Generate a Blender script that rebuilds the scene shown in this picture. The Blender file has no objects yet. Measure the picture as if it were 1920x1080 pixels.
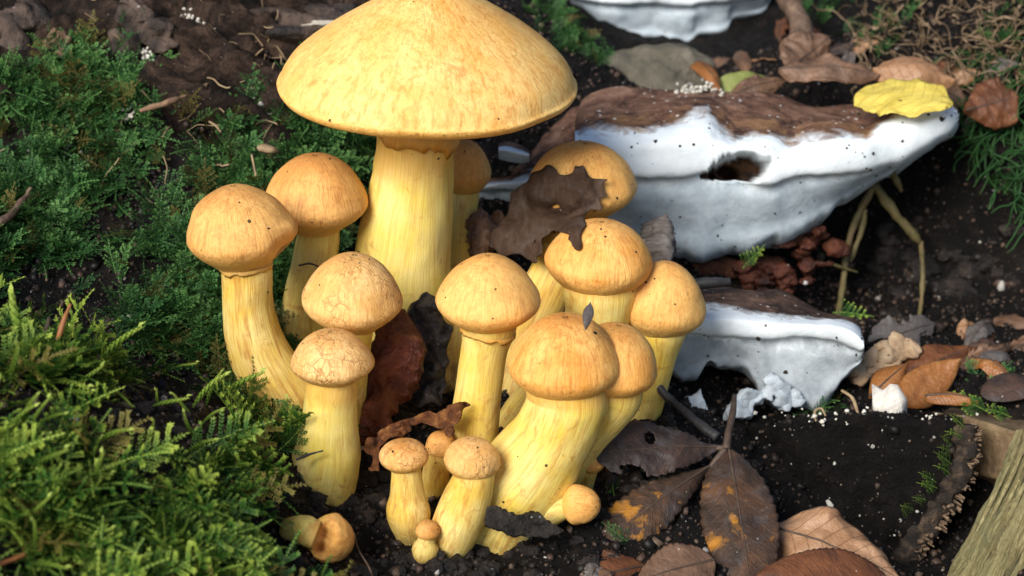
import bpy, math, random
import numpy as np
from mathutils import Vector, Matrix

# ------------------------------------------------------------------ camera, sky, sun, exposure
CM = 0.01                      # everything below is worked out in centimetres and built in metres
TH = math.radians(22.0)        # camera pitch downwards
CAM = np.array([0.0, -52.0, 28.0])
FW = np.array([0.0, math.cos(TH), -math.sin(TH)])
UPV = np.array([0.0, math.sin(TH), math.cos(TH)])
RT = np.array([1.0, 0.0, 0.0])
K = 0.512 / 1920.0
SUN_DIR = np.array([-0.44, -0.68, 0.58]); SUN_DIR /= np.linalg.norm(SUN_DIR)

scene = bpy.context.scene
cam_d = bpy.data.cameras.new('camera'); cam = bpy.data.objects.new('camera', cam_d)
scene.collection.objects.link(cam)
cam.location = Vector(CAM * CM); cam.rotation_euler = (math.pi / 2 - TH, 0, 0)
cam_d.sensor_width = 36.0; cam_d.lens = 36.0 / 0.512
cam_d.clip_start = 0.01; cam_d.clip_end = 60.0
cam_d.dof.use_dof = True; cam_d.dof.focus_distance = 0.58; cam_d.dof.aperture_fstop = 18.0
scene.camera = cam

world = bpy.data.worlds.new('World'); scene.world = world; world.use_nodes = True
wn = world.node_tree
sky = wn.nodes.new('ShaderNodeTexSky'); sky.sky_type = 'NISHITA'; sky.sun_disc = False
sky.sun_elevation = math.asin(SUN_DIR[2]); sky.sun_rotation = math.atan2(SUN_DIR[0], SUN_DIR[1])
bgn = wn.nodes['Background']; wn.links.new(sky.outputs[0], bgn.inputs[0]); bgn.inputs[1].default_value = 0.08
sun_d = bpy.data.lights.new('sun', 'SUN'); sun = bpy.data.objects.new('sun', sun_d)
scene.collection.objects.link(sun)
sun_d.energy = 3.2; sun_d.angle = math.radians(28); sun_d.color = (1.0, 0.955, 0.88)
sun.rotation_euler = Vector(-SUN_DIR).to_track_quat('-Z', 'Y').to_euler()
sun.location = (-0.5, -0.3, 1.2)
scene.view_settings.view_transform = 'Standard'; scene.view_settings.look = 'None'
scene.view_settings.exposure = 0.66; scene.view_settings.gamma = 1.0
scene.view_settings.use_curve_mapping = False
scene.render.engine = 'CYCLES'
scene.cycles.use_denoising = True
scene.cycles.max_bounces = 8

# ------------------------------------------------------------------ helpers
rng = np.random.default_rng(7)
random.seed(7)

def at(px, py, d):
    return CAM + d * FW + (px - 960.0) * K * d * RT + (540.0 - py) * K * d * UPV

def proj(P):
    P = np.asarray(P, float) - CAM
    d = P @ FW
    return 960.0 + (P @ RT) / (K * d), 540.0 - (P @ UPV) / (K * d), d

def unit(v):
    v = np.asarray(v, float); n = np.linalg.norm(v)
    return v / n if n > 1e-9 else v

def _hash(i, j, k, seed):
    h = (i.astype(np.int64) * 374761393 + j.astype(np.int64) * 668265263 + k.astype(np.int64) * 2147483647 + seed * 974711) & 0xffffffff
    h = ((h ^ (h >> 13)) * 1274126177) & 0xffffffff
    h = ((h ^ (h >> 16)) * 2246822519) & 0xffffffff
    return ((h ^ (h >> 15)) & 0xffff) / 32767.5 - 1.0

def vn(P, scale=1.0, seed=0):
    P = np.asarray(P, float) * scale + seed * 7.31 + 1000.0
    i = np.floor(P).astype(np.int64); f = P - i
    f = f * f * f * (f * (f * 6 - 15) + 10)
    r = 0.0
    for a in (0, 1):
        wa = f[:, 0] if a else 1 - f[:, 0]
        for b in (0, 1):
            wb = f[:, 1] if b else 1 - f[:, 1]
            for c in (0, 1):
                wc = f[:, 2] if c else 1 - f[:, 2]
                r = r + wa * wb * wc * _hash(i[:, 0] + a, i[:, 1] + b, i[:, 2] + c, seed)
    return r

def fbm(P, scale=1.0, octaves=3, seed=0, gain=0.5):
    r = 0.0; amp = 1.0
    for o in range(octaves):
        r = r + amp * vn(P, scale * 2 ** o, seed + o * 13); amp *= gain
    return r

def catmull(P, n):
    """P (m, k) control rows -> (n, k) samples along a Catmull-Rom spline"""
    P = np.asarray(P, float); m = len(P)
    if m == 2:
        t = np.linspace(0, 1, n)[:, None]
        return P[0] * (1 - t) + P[1] * t
    Q = np.vstack([2 * P[0] - P[1], P, 2 * P[-1] - P[-2]])
    t = np.linspace(0, m - 1, n); i = np.minimum(t.astype(int), m - 2); f = (t - i)[:, None]
    p0, p1, p2, p3 = Q[i], Q[i + 1], Q[i + 2], Q[i + 3]
    return 0.5 * (2 * p1 + (p2 - p0) * f + (2 * p0 - 5 * p1 + 4 * p2 - p3) * f ** 2 + (3 * p1 - p0 - 3 * p2 + p3) * f ** 3)

ORIG = {}
COL = scene.collection

def tag(o, label=None, cat=None, group=None, kind=None):
    if label: o['label'] = label
    if cat: o['category'] = cat
    if group: o['group'] = group
    if kind: o['kind'] = kind
    return o

def empty(name, loc, label=None, cat=None, group=None):
    o = bpy.data.objects.new(name, None); COL.objects.link(o)
    o.empty_display_size = 0.01
    o.location = Vector(np.asarray(loc) * CM); ORIG[o.name] = np.asarray(loc, float)
    return tag(o, label, cat, group)

def mesh_data(name, V, F, mat, attrs=None, smooth=True):
    """F: (m,k) array or list of such arrays; V in cm, already relative to the origin"""
    me = bpy.data.meshes.new(name)
    Fs = F if isinstance(F, list) else [F]
    Fs = [np.asarray(f, np.int64) for f in Fs if len(f)]
    V = np.asarray(V, float)
    me.vertices.add(len(V)); me.vertices.foreach_set('co', (V * CM).astype(np.float32).ravel())
    li = np.concatenate([f.ravel() for f in Fs]); tot = np.concatenate([np.full(len(f), f.shape[1]) for f in Fs])
    st = np.concatenate([[0], np.cumsum(tot)[:-1]])
    me.loops.add(len(li)); me.loops.foreach_set('vertex_index', li.astype(np.int32))
    me.polygons.add(len(tot)); me.polygons.foreach_set('loop_start', st.astype(np.int32))
    me.polygons.foreach_set('loop_total', tot.astype(np.int32))
    if smooth: me.polygons.foreach_set('use_smooth', np.ones(len(tot), bool))
    me.update(calc_edges=True); me.validate()
    for k, a in (attrs or {}).items():
        a = np.asarray(a, np.float32)
        if a.ndim == 1:
            at_ = me.attributes.new(k, 'FLOAT', 'POINT'); at_.data.foreach_set('value', a)
        else:
            at_ = me.attributes.new(k, 'FLOAT_VECTOR', 'POINT'); at_.data.foreach_set('vector', a.ravel())
    if mat: me.materials.append(mat)
    return me

def mk(name, V, F, mat, parent=None, attrs=None, smooth=True, origin=None):
    V = np.asarray(V, float)
    if parent is not None: o0 = ORIG[parent.name]
    else:
        o0 = np.asarray(origin, float) if origin is not None else np.array([V[:, 0].mean(), V[:, 1].mean(), V[:, 2].min()])
    me = mesh_data(name, V - o0, F, mat, attrs, smooth)
    o = bpy.data.objects.new(name, me); COL.objects.link(o)
    ORIG[o.name] = o0
    if parent is not None: o.parent = parent
    else: o.location = Vector(o0 * CM)
    return o

def solidify(o, t, off=0.0):
    m = o.modifiers.new('thickness', 'SOLIDIFY'); m.thickness = t * CM; m.offset = off
    return o

def gridF(nu, nv, wrap_v=False):
    i = np.arange(nu - 1)[:, None]; j = np.arange(nv if wrap_v else nv - 1)[None, :]
    j2 = (j + 1) % nv
    return np.stack([i * nv + j, i * nv + j2, (i + 1) * nv + j2, (i + 1) * nv + j], -1).reshape(-1, 4)

def frames(P):
    """parallel-transport frames along P"""
    T = np.gradient(P, axis=0); T /= np.linalg.norm(T, axis=1)[:, None] + 1e-9
    a = np.array([1.0, 0, 0]) if abs(T[0, 0]) < 0.8 else np.array([0, 1.0, 0])
    N = np.zeros_like(P); B = np.zeros_like(P)
    n = unit(a - T[0] * (a @ T[0]))
    for i in range(len(P)):
        n = unit(n - T[i] * (n @ T[i])); N[i] = n; B[i] = np.cross(T[i], n)
    return T, N, B

def tube(P, R, sides=10, noise=0.0, nscale=1.0, seed=0, flat=1.0, caps=True):
    """P (n,3), R (n,) -> V, F list, attrs"""
    P = np.asarray(P, float); R = np.asarray(R, float); n = len(P)
    T, N, B = frames(P)
    a = np.linspace(0, 2 * np.pi, sides, endpoint=False)
    ca, sa = np.cos(a), np.sin(a)
    V = P[:, None] + R[:, None, None] * (ca[None, :, None] * N[:, None] + flat * sa[None, :, None] * B[:, None])
    V = V.reshape(-1, 3)
    if noise:
        C = np.repeat(P, sides, 0); rad = V - C
        V = V + rad * (noise * fbm(V, nscale, 3, seed))[:, None]
    cyl = np.stack([np.tile(ca, n), np.tile(sa, n), np.repeat(np.linspace(0, 1, n), sides)], 1)
    F = [gridF(n, sides, True)]
    if caps:
        V = np.vstack([V, P[0], P[-1]]); k = n * sides
        j = np.arange(sides); j2 = (j + 1) % sides
        F.append(np.concatenate([np.stack([np.full(sides, k), j2, j], 1), np.stack([np.full(sides, k + 1), (n - 1) * sides + j, (n - 1) * sides + j2], 1)]))
        cyl = np.vstack([cyl, [0, 0, 0], [0, 0, 1]])
    return V, F, {'cyl': cyl, 'v': cyl[:, 2]}

def ptube(pts, n=24, sides=10, **kw):
    """pts: (px, py, d, width_px)"""
    C = np.array([list(at(*p[:3])) + [p[3] * K * p[2] / 2] for p in pts])
    S = catmull(C, n)
    return tube(S[:, :3], np.maximum(S[:, 3], 0.004), sides, **kw)

def ico_lump(seed):
    t = (1 + 5 ** 0.5) / 2
    V = np.array([[-1, t, 0], [1, t, 0], [-1, -t, 0], [1, -t, 0], [0, -1, t], [0, 1, t], [0, -1, -t], [0, 1, -t], [t, 0, -1], [t, 0, 1], [-t, 0, -1], [-t, 0, 1]]) / 1.9
    F = np.array([[0, 11, 5], [0, 5, 1], [0, 1, 7], [0, 7, 10], [0, 10, 11], [1, 5, 9], [5, 11, 4], [11, 10, 2], [10, 7, 6], [7, 1, 8], [3, 9, 4], [3, 4, 2], [3, 2, 6], [3, 6, 8], [3, 8, 9], [4, 9, 5], [2, 4, 11], [6, 2, 10], [8, 6, 7], [9, 8, 1]])
    r = np.random.default_rng(seed); return V * r.uniform(0.55, 1.25, (12, 1)), F

def rand_rot(r, n):
    q = r.normal(size=(n, 4)); q /= np.linalg.norm(q, axis=1)[:, None]
    w, x, y, z = q.T
    return np.stack([1 - 2 * (y * y + z * z), 2 * (x * y - z * w), 2 * (x * z + y * w), 2 * (x * y + z * w), 1 - 2 * (x * x + z * z), 2 * (y * z - x * w), 2 * (x * z - y * w), 2 * (y * z + x * w), 1 - 2 * (x * x + y * y)], 1).reshape(n, 3, 3)

def scatter(templates, pos, rot, scale, r):
    """join copies of the templates (V, F[, t]) -> V, F, t, per-vertex random"""
    Vs, Fs, ts, rs, k = [], [], [], [], 0
    pick = r.integers(0, len(templates), len(pos))
    for q, tp in enumerate(templates):
        i = np.nonzero(pick == q)[0]
        if not len(i): continue
        V, F = tp[0], tp[1]; nv = len(V)
        sc = scale[i] if scale.ndim == 1 else scale[i]
        W = np.einsum('nij,nvj->nvi', rot[i], V[None] * (sc[:, None, None] if sc.ndim == 1 else sc[:, None, :])) + pos[i][:, None]
        Vs.append(W.reshape(-1, 3)); Fs.append((F[None] + (np.arange(len(i)) * nv)[:, None, None]).reshape(-1, F.shape[1]) + k); k += len(i) * nv
        ts.append(np.tile(tp[2] if len(tp) > 2 else np.zeros(nv), len(i))); rs.append(np.repeat(r.random(len(i)), nv))
    return np.vstack(Vs), np.vstack(Fs), np.concatenate(ts), np.concatenate(rs)

# ------------------------------------------------------------------ material helper
class M:
    def __init__(s, name, rough=0.6, spec=0.4):
        s.m = bpy.data.materials.new(name); s.m.use_nodes = True
        s.t = s.m.node_tree; s.b = s.t.nodes['Principled BSDF']
        s.b.inputs['Roughness'].default_value = rough
        s.b.inputs['Specular IOR Level'].default_value = spec
    def new(s, ty): return s.t.nodes.new('ShaderNode' + ty)
    def put(s, sock, val):
        if hasattr(val, 'is_linked') or isinstance(val, bpy.types.NodeSocket): s.t.links.new(val, sock)
        elif isinstance(val, (tuple, list)) and len(val) == 3 and sock.type == 'RGBA': sock.default_value = (*val, 1)
        else: sock.default_value = val
    def set(s, name, val): s.put(s.b.inputs[name], val); return s
    def attr(s, n, vec=False):
        x = s.new('Attribute'); x.attribute_name = n
        return x.outputs['Vector' if vec else 'Fac']
    def rand(s): return s.new('ObjectInfo').outputs['Random']
    def cm(s):
        """object coordinates in centimetres, shifted at random per object"""
        t = s.new('TexCoord'); v = s.new('VectorMath'); v.operation = 'MULTIPLY_ADD'
        s.put(v.inputs[0], t.outputs['Object']); v.inputs[1].default_value = (100, 100, 100)
        r = s.new('VectorMath'); r.operation = 'SCALE'; r.inputs[0].default_value = (37, 61, 83); s.put(r.inputs['Scale'], s.rand())
        s.put(v.inputs[2], r.outputs[0]); return v.outputs[0]
    def vmul(s, v, k):
        x = s.new('VectorMath'); x.operation = 'MULTIPLY'; s.put(x.inputs[0], v); x.inputs[1].default_value = k
        return x.outputs[0]
    def vadd(s, a, b):
        x = s.new('VectorMath'); x.operation = 'ADD'; s.put(x.inputs[0], a); s.put(x.inputs[1], b)
        return x.outputs[0]
    def noise(s, vec, scale=1.0, detail=4, rough=0.55, dist=0.0, col=False):
        x = s.new('TexNoise'); s.put(x.inputs['Vector'], vec); x.inputs['Scale'].default_value = scale
        x.inputs['Detail'].default_value = detail; x.inputs['Roughness'].default_value = rough; x.inputs['Distortion'].default_value = dist
        return x.outputs['Color' if col else 'Fac']
    def vor(s, vec, scale=1.0, feature='F1', out='Distance', rnd=1.0):
        x = s.new('TexVoronoi'); x.feature = feature; s.put(x.inputs['Vector'], vec); x.inputs['Scale'].default_value = scale
        x.inputs['Randomness'].default_value = rnd
        return x.outputs[out]
    def ramp(s, fac, stops):
        x = s.new('ValToRGB'); s.put(x.inputs[0], fac); e = x.color_ramp.elements
        while len(e) < len(stops): e.new(0.5)
        for q, (p, c) in zip(e, stops):
            q.position = p; q.color = (c, c, c, 1) if not isinstance(c, (tuple, list)) else (*c, 1)
        return x.outputs[0]
    def mix(s, f, a, b, mode='MIX'):
        x = s.new('Mix'); x.data_type = 'RGBA'; x.blend_type = mode
        s.put(x.inputs[0], f); s.put(x.inputs[6], a); s.put(x.inputs[7], b)
        return x.outputs[2]
    def math(s, op, a, b=0.0, clamp=False):
        x = s.new('Math'); x.operation = op; x.use_clamp = clamp
        s.put(x.inputs[0], a); s.put(x.inputs[1], b); return x.outputs[0]
    def bump(s, h, dist=0.05, strength=1.0):
        """dist in cm"""
        x = s.new('Bump'); x.inputs['Strength'].default_value = strength; x.inputs['Distance'].default_value = dist * CM
        s.put(x.inputs['Height'], h)
        if s.b.inputs['Normal'].is_linked:
            s.t.links.new(s.b.inputs['Normal'].links[0].from_socket, x.inputs['Normal'])
        s.put(s.b.inputs['Normal'], x.outputs[0]); return s
    def specks(s, vec, scale, size, keep):
        """1 where a sparse round speck lies"""
        d = s.vor(vec, scale); c = s.vor(vec, scale, out='Color')
        sep = s.new('SeparateColor'); s.put(sep.inputs[0], c)
        near = s.math('LESS_THAN', d, s.math('MULTIPLY', sep.outputs[1], size))
        return s.math('MULTIPLY', near, s.math('GREATER_THAN', sep.outputs[0], 1 - keep))

def cap_material(name, light, mid, dark, crackle=0.0, streak=1.0, dash=4.0, blotch=0.5):
    m = M(name, 0.62, 0.35)
    cyl = m.vadd(m.attr('cyl', True), m.vmul(m.cm(), (0.02, 0.02, 0.02)))
    v = m.attr('v'); P = m.cm()
    st = m.noise(m.vmul(cyl, (13, 13, dash)), 1.6, 6, 0.65, 0.4)
    st2 = m.noise(m.vmul(cyl, (30, 30, dash * 2.2)), 1.4, 4, 0.6, 0.6)
    bl = m.noise(P, 0.75, 5, 0.6, 0.6)
    c = m.ramp(bl, [(0.36, mid), (0.62, light)])
    c = m.mix(m.math('MULTIPLY', m.ramp(st, [(0.50, 0.0), (0.66, 1.0)]), 0.70 * streak), c, dark)
    c = m.mix(m.math('MULTIPLY', m.ramp(st2, [(0.50, 0.0), (0.66, 1.0)]), 0.40 * streak), c, mid)
    fl = m.noise(m.vadd(P, m.vmul(cyl, (0.0, 0.0, 2.0))), 7.5, 5, 0.7, 0.8)
    flk = m.math('MULTIPLY', m.ramp(fl, [(0.50, 0.0), (0.62, 1.0)]), m.ramp(v, [(0.10, 1.0), (0.62, 0.25)]))
    c = m.mix(m.math('MULTIPLY', flk, 0.75 * streak), c, dark)
    big = m.ramp(m.noise(m.vadd(P, (3.0, 7.0, 1.0)), 2.2, 4, 0.6, 1.0), [(0.52, 0.0), (0.70, 1.0)])
    c = m.mix(m.math('MULTIPLY', big, 0.42), c, dark)
    # older, browner skin over the crown
    top = m.math('MULTIPLY', m.ramp(v, [(0.0, 1.0), (0.38, 0.0)]), m.ramp(bl, [(0.35, 1.0), (0.7, 0.3)]))
    c = m.mix(m.math('MULTIPLY', top, blotch), c, dark)
    rim = m.ramp(v, [(0.66, 0.0), (0.78, 1.0)])
    c = m.mix(m.math('MULTIPLY', rim, 0.55), c, (0.80, 0.47, 0.10))
    rust = m.ramp(m.noise(m.vadd(P, (9.0, 3.0, 5.0)), 1.1, 6, 0.7, 1.0), [(0.60, 0.0), (0.72, 1.0)])
    c = m.mix(m.math('MULTIPLY', rust, 0.5), c, (0.36, 0.11, 0.018))
    if crackle:
        e = m.vor(m.vadd(P, m.vmul(m.noise(P, 3.0, 3, 0.5, 0, True), (0.35, 0.35, 0.35))), 3.2, 'DISTANCE_TO_EDGE')
        ln = m.math('MULTIPLY', m.ramp(e, [(0.0, 1.0), (0.06, 0.0)]), m.ramp(m.noise(P, 1.3, 2), [(0.42, 0.0), (0.58, 1.0)]))
        c = m.mix(m.math('MULTIPLY', ln, crackle), c, (0.34, 0.12, 0.03))
        m.bump(m.math('SUBTRACT', 1.0, ln), 0.03, 0.6)
    c = m.mix(m.math('MULTIPLY', m.rand(), 0.25), c, (0.90, 0.62, 0.22))
    sp = m.specks(P, 2.1, 0.13, 0.34)
    c = m.mix(m.math('MULTIPLY', sp, 0.9), c, (0.03, 0.012, 0.006))
    m.set('Base Color', c)
    m.b.inputs['Subsurface Weight'].default_value = 0.12
    m.b.inputs['Subsurface Radius'].default_value = (1.0, 0.45, 0.15); m.b.inputs['Subsurface Scale'].default_value = 0.003
    m.set('Roughness', m.ramp(st2, [(0.3, 0.5), (0.7, 0.72)]))
    m.bump(st, 0.035, 0.5); m.bump(st2, 0.025, 0.6); m.bump(fl, 0.03, 0.6)
    return m.m

CAP_A = cap_material('cap_gold', (0.90, 0.51, 0.15), (0.80, 0.35, 0.065), (0.48, 0.14, 0.016))
CAP_B = cap_material('cap_tan', (0.84, 0.46, 0.14), (0.71, 0.29, 0.055), (0.36, 0.105, 0.016), blotch=0.85)
CAP_C = cap_material('cap_cracked', (0.89, 0.57, 0.24), (0.79, 0.40, 0.11), (0.46, 0.145, 0.022), crackle=0.75)
CAP_D = cap_material('cap_pale_fibrous', (0.92, 0.61, 0.22), (0.87, 0.48, 0.125), (0.62, 0.22, 0.03), streak=0.9, blotch=0.3, dash=13.0)

def stem_material(name, base, streak_col, amount=1.0, neckto=0.16):
    m = M(name, 0.55, 0.35)
    cyl = m.vadd(m.attr('cyl', True), m.vmul(m.cm(), (0.015, 0.015, 0.015))); P = m.cm(); v = m.attr('v')
    s1 = m.noise(m.vmul(cyl, (3.2, 3.2, 3.5)), 1.5, 6, 0.7, 0.8)
    s2 = m.noise(m.vmul(cyl, (11, 11, 4.5)), 1.5, 5, 0.65, 0.5)
    c = m.mix(m.ramp(m.noise(P, 0.8, 4), [(0.35, 0.0), (0.7, 1.0)]), base, (0.85, 0.69, 0.25))
    c = m.mix(m.math('MULTIPLY', m.ramp(s1, [(0.48, 0.0), (0.68, 1.0)]), 0.62 * amount), c, streak_col)
    c = m.mix(m.math('MULTIPLY', m.ramp(s2, [(0.45, 0.0), (0.68, 1.0)]), 0.30 * amount), c, streak_col)
    neck = m.ramp(v, [(0.0, 1.0), (neckto * 0.75, 0.9), (neckto, 0.0)])
    c = m.mix(m.math('MULTIPLY', neck, 0.6), c, (0.68, 0.31, 0.05))
    foot = m.math('MULTIPLY', m.ramp(v, [(0.70, 0.0), (0.98, 1.0)]), 0.75)
    c = m.mix(foot, c, (0.50, 0.27, 0.045))
    dirt = m.math('MULTIPLY', m.ramp(v, [(0.62, 0.0), (0.88, 1.0)]), m.ramp(m.noise(P, 2.6, 6, 0.7), [(0.50, 0.0), (0.60, 1.0)]))
    c = m.mix(m.math('MULTIPLY', dirt, 0.9), c, (0.05, 0.03, 0.016))
    stain = m.ramp(m.noise(m.vadd(P, (2.0, 5.0, 3.0)), 1.0, 6, 0.7, 1.2), [(0.56, 0.0), (0.66, 1.0)])
    c = m.mix(m.math('MULTIPLY', stain, 0.6), c, (0.50, 0.20, 0.03))
    fib = m.noise(m.vmul(cyl, (34, 34, 7.0)), 1.3, 4, 0.6, 0.3)
    c = m.mix(m.math('MULTIPLY', m.ramp(fib, [(0.50, 0.0), (0.64, 1.0)]), 0.25), c, (0.90, 0.76, 0.36))
    m.bump(fib, 0.03, 0.7)
    c = m.mix(m.math('MULTIPLY', m.specks(P, 2.6, 0.13, 0.28), 0.95), c, (0.02, 0.01, 0.006))
    m.set('Base Color', c)
    m.b.inputs['Subsurface Weight'].default_value = 0.15
    m.b.inputs['Subsurface Radius'].default_value = (1.0, 0.6, 0.15); m.b.inputs['Subsurface Scale'].default_value = 0.004
    m.bump(s2, 0.03, 0.5)
    return m.m

STEM_A = stem_material('stem_yellow', (0.82, 0.59, 0.085), (0.54, 0.23, 0.025), 1.15)
STEM_B = stem_material('stem_ochre', (0.80, 0.52, 0.07), (0.46, 0.17, 0.022), 1.45)
STEM_C = stem_material('stem_pale', (0.83, 0.64, 0.11), (0.62, 0.33, 0.045), 0.95, 0.30)

def simple_mat(name, cols, scale=1.0, rough=0.65, spec=0.35, bump=0.05, bscale=4.0, detail=5, speck=None, sheen=0):
    m = M(name, rough, spec); P = m.cm()
    n = m.noise(P, scale, detail, 0.62, 0.5)
    k = len(cols)
    c = m.ramp(n, [(0.30 + 0.40 * i / max(1, k - 1), q) for i, q in enumerate(cols)])
    if speck:
        c = m.mix(m.specks(P, speck[0], speck[1], speck[2]), c, speck[3])
    m.set('Base Color', c)
    if bump: m.bump(m.noise(P, bscale, 6, 0.65), bump, 0.8)
    return m.m

def leaf_material(name, cols, spot=None, rough=0.55, spec=0.4, trans=0.12, vein=(0.06, 0.03, 0.015), veins=14, veinmix=0.18, grey=0.0):
    m = M(name, rough, spec); P = m.cm()
    n = m.noise(P, 0.9, 6, 0.65, 0.7); k = len(cols)
    c = m.ramp(n, [(0.28 + 0.42 * i / max(1, k - 1), q) for i, q in enumerate(cols)])
    if spot:
        sp = m.ramp(m.noise(m.vadd(P, (4.0, 8.0, 1.0)), 0.85, 5, 0.6, 0.4), [(0.56, 0.0), (0.64, 1.0)])
        c = m.mix(sp, c, spot)
    if grey:
        g = m.ramp(m.noise(m.vadd(P, (14.0, 2.0, 7.0)), 1.6, 5, 0.6, 0.8), [(0.52, 0.0), (0.68, 1.0)])
        c = m.mix(m.math('MULTIPLY', g, grey), c, (0.16, 0.16, 0.17))
    u = m.attr('u'); w = m.attr('w')
    aw = m.math('ABSOLUTE', w)
    ph = m.math('FRACT', m.math('MULTIPLY', m.math('SUBTRACT', u, m.math('MULTIPLY', aw, 0.16)), veins))
    vl = m.math('ABSOLUTE', m.math('SUBTRACT', ph, 0.5))
    vm = m.ramp(vl, [(0.0, 1.0), (0.10, 0.0)])
    c = m.mix(m.math('MULTIPLY', vm, veinmix), c, vein)
    c = m.mix(m.specks(P, 5.0, 0.16, 0.10), c, (0.45, 0.44, 0.42))
    m.set('Base Color', c)
    m.bump(m.math('ADD', m.math('MULTIPLY', vm, 0.5), m.math('MULTIPLY', m.noise(P, 7.0, 5, 0.65), 2.5)), 0.03, 0.6)
    m.bump(n, 0.10, 0.6)
    if trans:
        tr = m.new('BsdfTranslucent'); m.put(tr.inputs[0], c)
        mx = m.new('MixShader'); mx.inputs[0].default_value = trans
        out = m.t.nodes['Material Output']
        m.t.links.new(m.b.outputs[0], mx.inputs[1]); m.t.links.new(tr.outputs[0], mx.inputs[2]); m.t.links.new(mx.outputs[0], out.inputs[0])
    return m.m

# ------------------------------------------------------------------ the ground: one sheet, a forest-floor bank
A25 = math.radians(25.0)
GO = at(900, 800, 60.0)
GS = np.array([0.0, math.cos(A25), math.sin(A25)]); GN = np.array([0.0, -math.sin(A25), math.cos(A25)])
CTRL = [  # (px, py, distance along the view)
    (840, 1030, 56), (770, 1005, 56.2), (700, 1080, 54.8), (1000, 1080, 55.2), (600, 915, 57.4), (900, 830, 59.6), (900, 980, 57.5),
    (790, 690, 63.8), (570, 650, 62.8), (575, 800, 60), (1015, 955, 58.4), (1060, 960, 57.4), (1230, 740, 62), (640, 800, 59.6), (720, 800, 60.2),
    (960, 780, 62), (1190, 790, 61.6), (1100, 870, 59.6),
    # mossy bank on the left
    (0, 1080, 46.5), (250, 1040, 48.5), (450, 1040, 51), (560, 1000, 55), (100, 820, 49.5), (300, 900, 50.5), (480, 860, 54), (400, 760, 57.5), (300, 730, 57.5),
    (120, 690, 53.5), (0, 680, 52), (130, 600, 59.5), (300, 600, 60.6), (420, 620, 61), (0, 560, 59), (150, 480, 62), (400, 420, 63.8), (0, 380, 63.2),
    (250, 300, 64.8), (450, 250, 66), (50, 180, 65.6), (300, 120, 66.4), (0, 0, 67.2), (400, 0, 68.2), (650, 100, 69), (640, 330, 66.5), (650, 480, 66),
    # behind the cluster and to the right
    (850, 300, 70), (950, 420, 68), (1000, 30, 74), (1050, 130, 72), (1200, 130, 79), (1350, 150, 77), (1250, 20, 86), (1500, 130, 75.5), (1550, 20, 80), (1750, 60, 75), (1900, 40, 74),
    (1850, 200, 72.5), (1900, 330, 71.5), (1720, 430, 73.5), (1600, 500, 74.5), (1850, 500, 73), (1750, 590, 72), (1400, 500, 72), (1300, 500, 70), (1650, 640, 68), (1850, 660, 67.5),
    (1900, 760, 64.5), (1720, 740, 65), (1560, 780, 64), (1450, 800, 63.6), (1330, 720, 65), (1300, 790, 61.6), (1300, 900, 59), (1160, 1000, 57.2), (1300, 1060, 56),
    (1440, 960, 60.5), (1600, 980, 62.2), (1480, 1080, 57.5), (1700, 1080, 60.5), (1850, 1080, 59.5), (1900, 950, 62), (1780, 960, 63.2),
    # outside the picture
    (-600, 1080, 46), (-600, 600, 56), (-600, 0, 67), (2500, 1080, 57), (2500, 500, 70), (2500, 0, 76), (960, 1600, 47), (0, 1600, 40), (1900, 1600, 49),
    (0, -500, 74), (960, -500, 92), (1900, -500, 88)]
_cp = np.array([at(*c) for c in CTRL]) - GO
CX, CS, CH = _cp[:, 0], _cp @ GS, _cp @ GN
def _phi(r2): return r2 * np.log(r2 + 1e-6) * 0.5
NC = len(CX)
_Kk = _phi((CX[:, None] - CX) ** 2 + (CS[:, None] - CS) ** 2) + np.eye(NC) * 0.6
_Pm = np.stack([np.ones(NC), CX, CS], 1)
_sol = np.linalg.solve(np.block([[_Kk, _Pm], [_Pm.T, np.zeros((3, 3))]]), np.concatenate([CH, np.zeros(3)]))

def ground_h(X, S, detail=True):
    X = np.asarray(X, float).ravel(); S = np.asarray(S, float).ravel()
    h = np.empty_like(X)
    for a in range(0, len(X), 20000):
        x, s = X[a:a + 20000], S[a:a + 20000]
        h[a:a + 20000] = _phi((x[:, None] - CX) ** 2 + (s[:, None] - CS) ** 2) @ _sol[:NC] + _sol[NC] + _sol[NC + 1] * x + _sol[NC + 2] * s
    far = np.clip((np.sqrt((X / 1.3) ** 2 + (S - 2) ** 2) - 24) / 30, 0, 1); far = far * far * (3 - 2 * far)
    h = np.clip(h, -12, 12) * (1 - far)
    if detail:
        P = np.stack([X, S, np.zeros_like(X)], 1)
        h = h + 0.30 * fbm(P, 0.45, 3, 3) + 0.17 * fbm(P, 1.9, 3, 5)
    h = h + far * 6.0 * vn(np.stack([X, S, 0 * X], 1), 0.03, 9)
    return h

def sheet(X, S, h): return GO + np.multiply.outer(X, RT) + np.multiply.outer(S, GS) + np.multiply.outer(h, GN)

def gd(px, py, lift=0.0):
    """distance at which the view ray through a pixel meets the ground"""
    ray = FW + (px - 960.0) * K * RT + (540.0 - py) * K * UPV
    def first(d):
        P = CAM + np.multiply.outer(d, ray) - GO
        below = P @ GN - ground_h(P[:, 0], P @ GS) < 0
        return d[np.argmax(below)] if below.any() else None
    c = first(np.arange(42, 112, 0.5))
    if c is None: return 90.0 - lift
    return (first(np.arange(c - 0.5, c + 0.06, 0.05)) or c) - lift

def axis_grid(a, b, fine, far, n_far):
    core = np.arange(a, b, fine)
    t = np.linspace(0, 1, n_far)[1:] ** 2.2
    return np.concatenate([(a - t * (far + a if a > 0 else far - abs(a)))[::-1], core, b + t * (far - b)])

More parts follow.
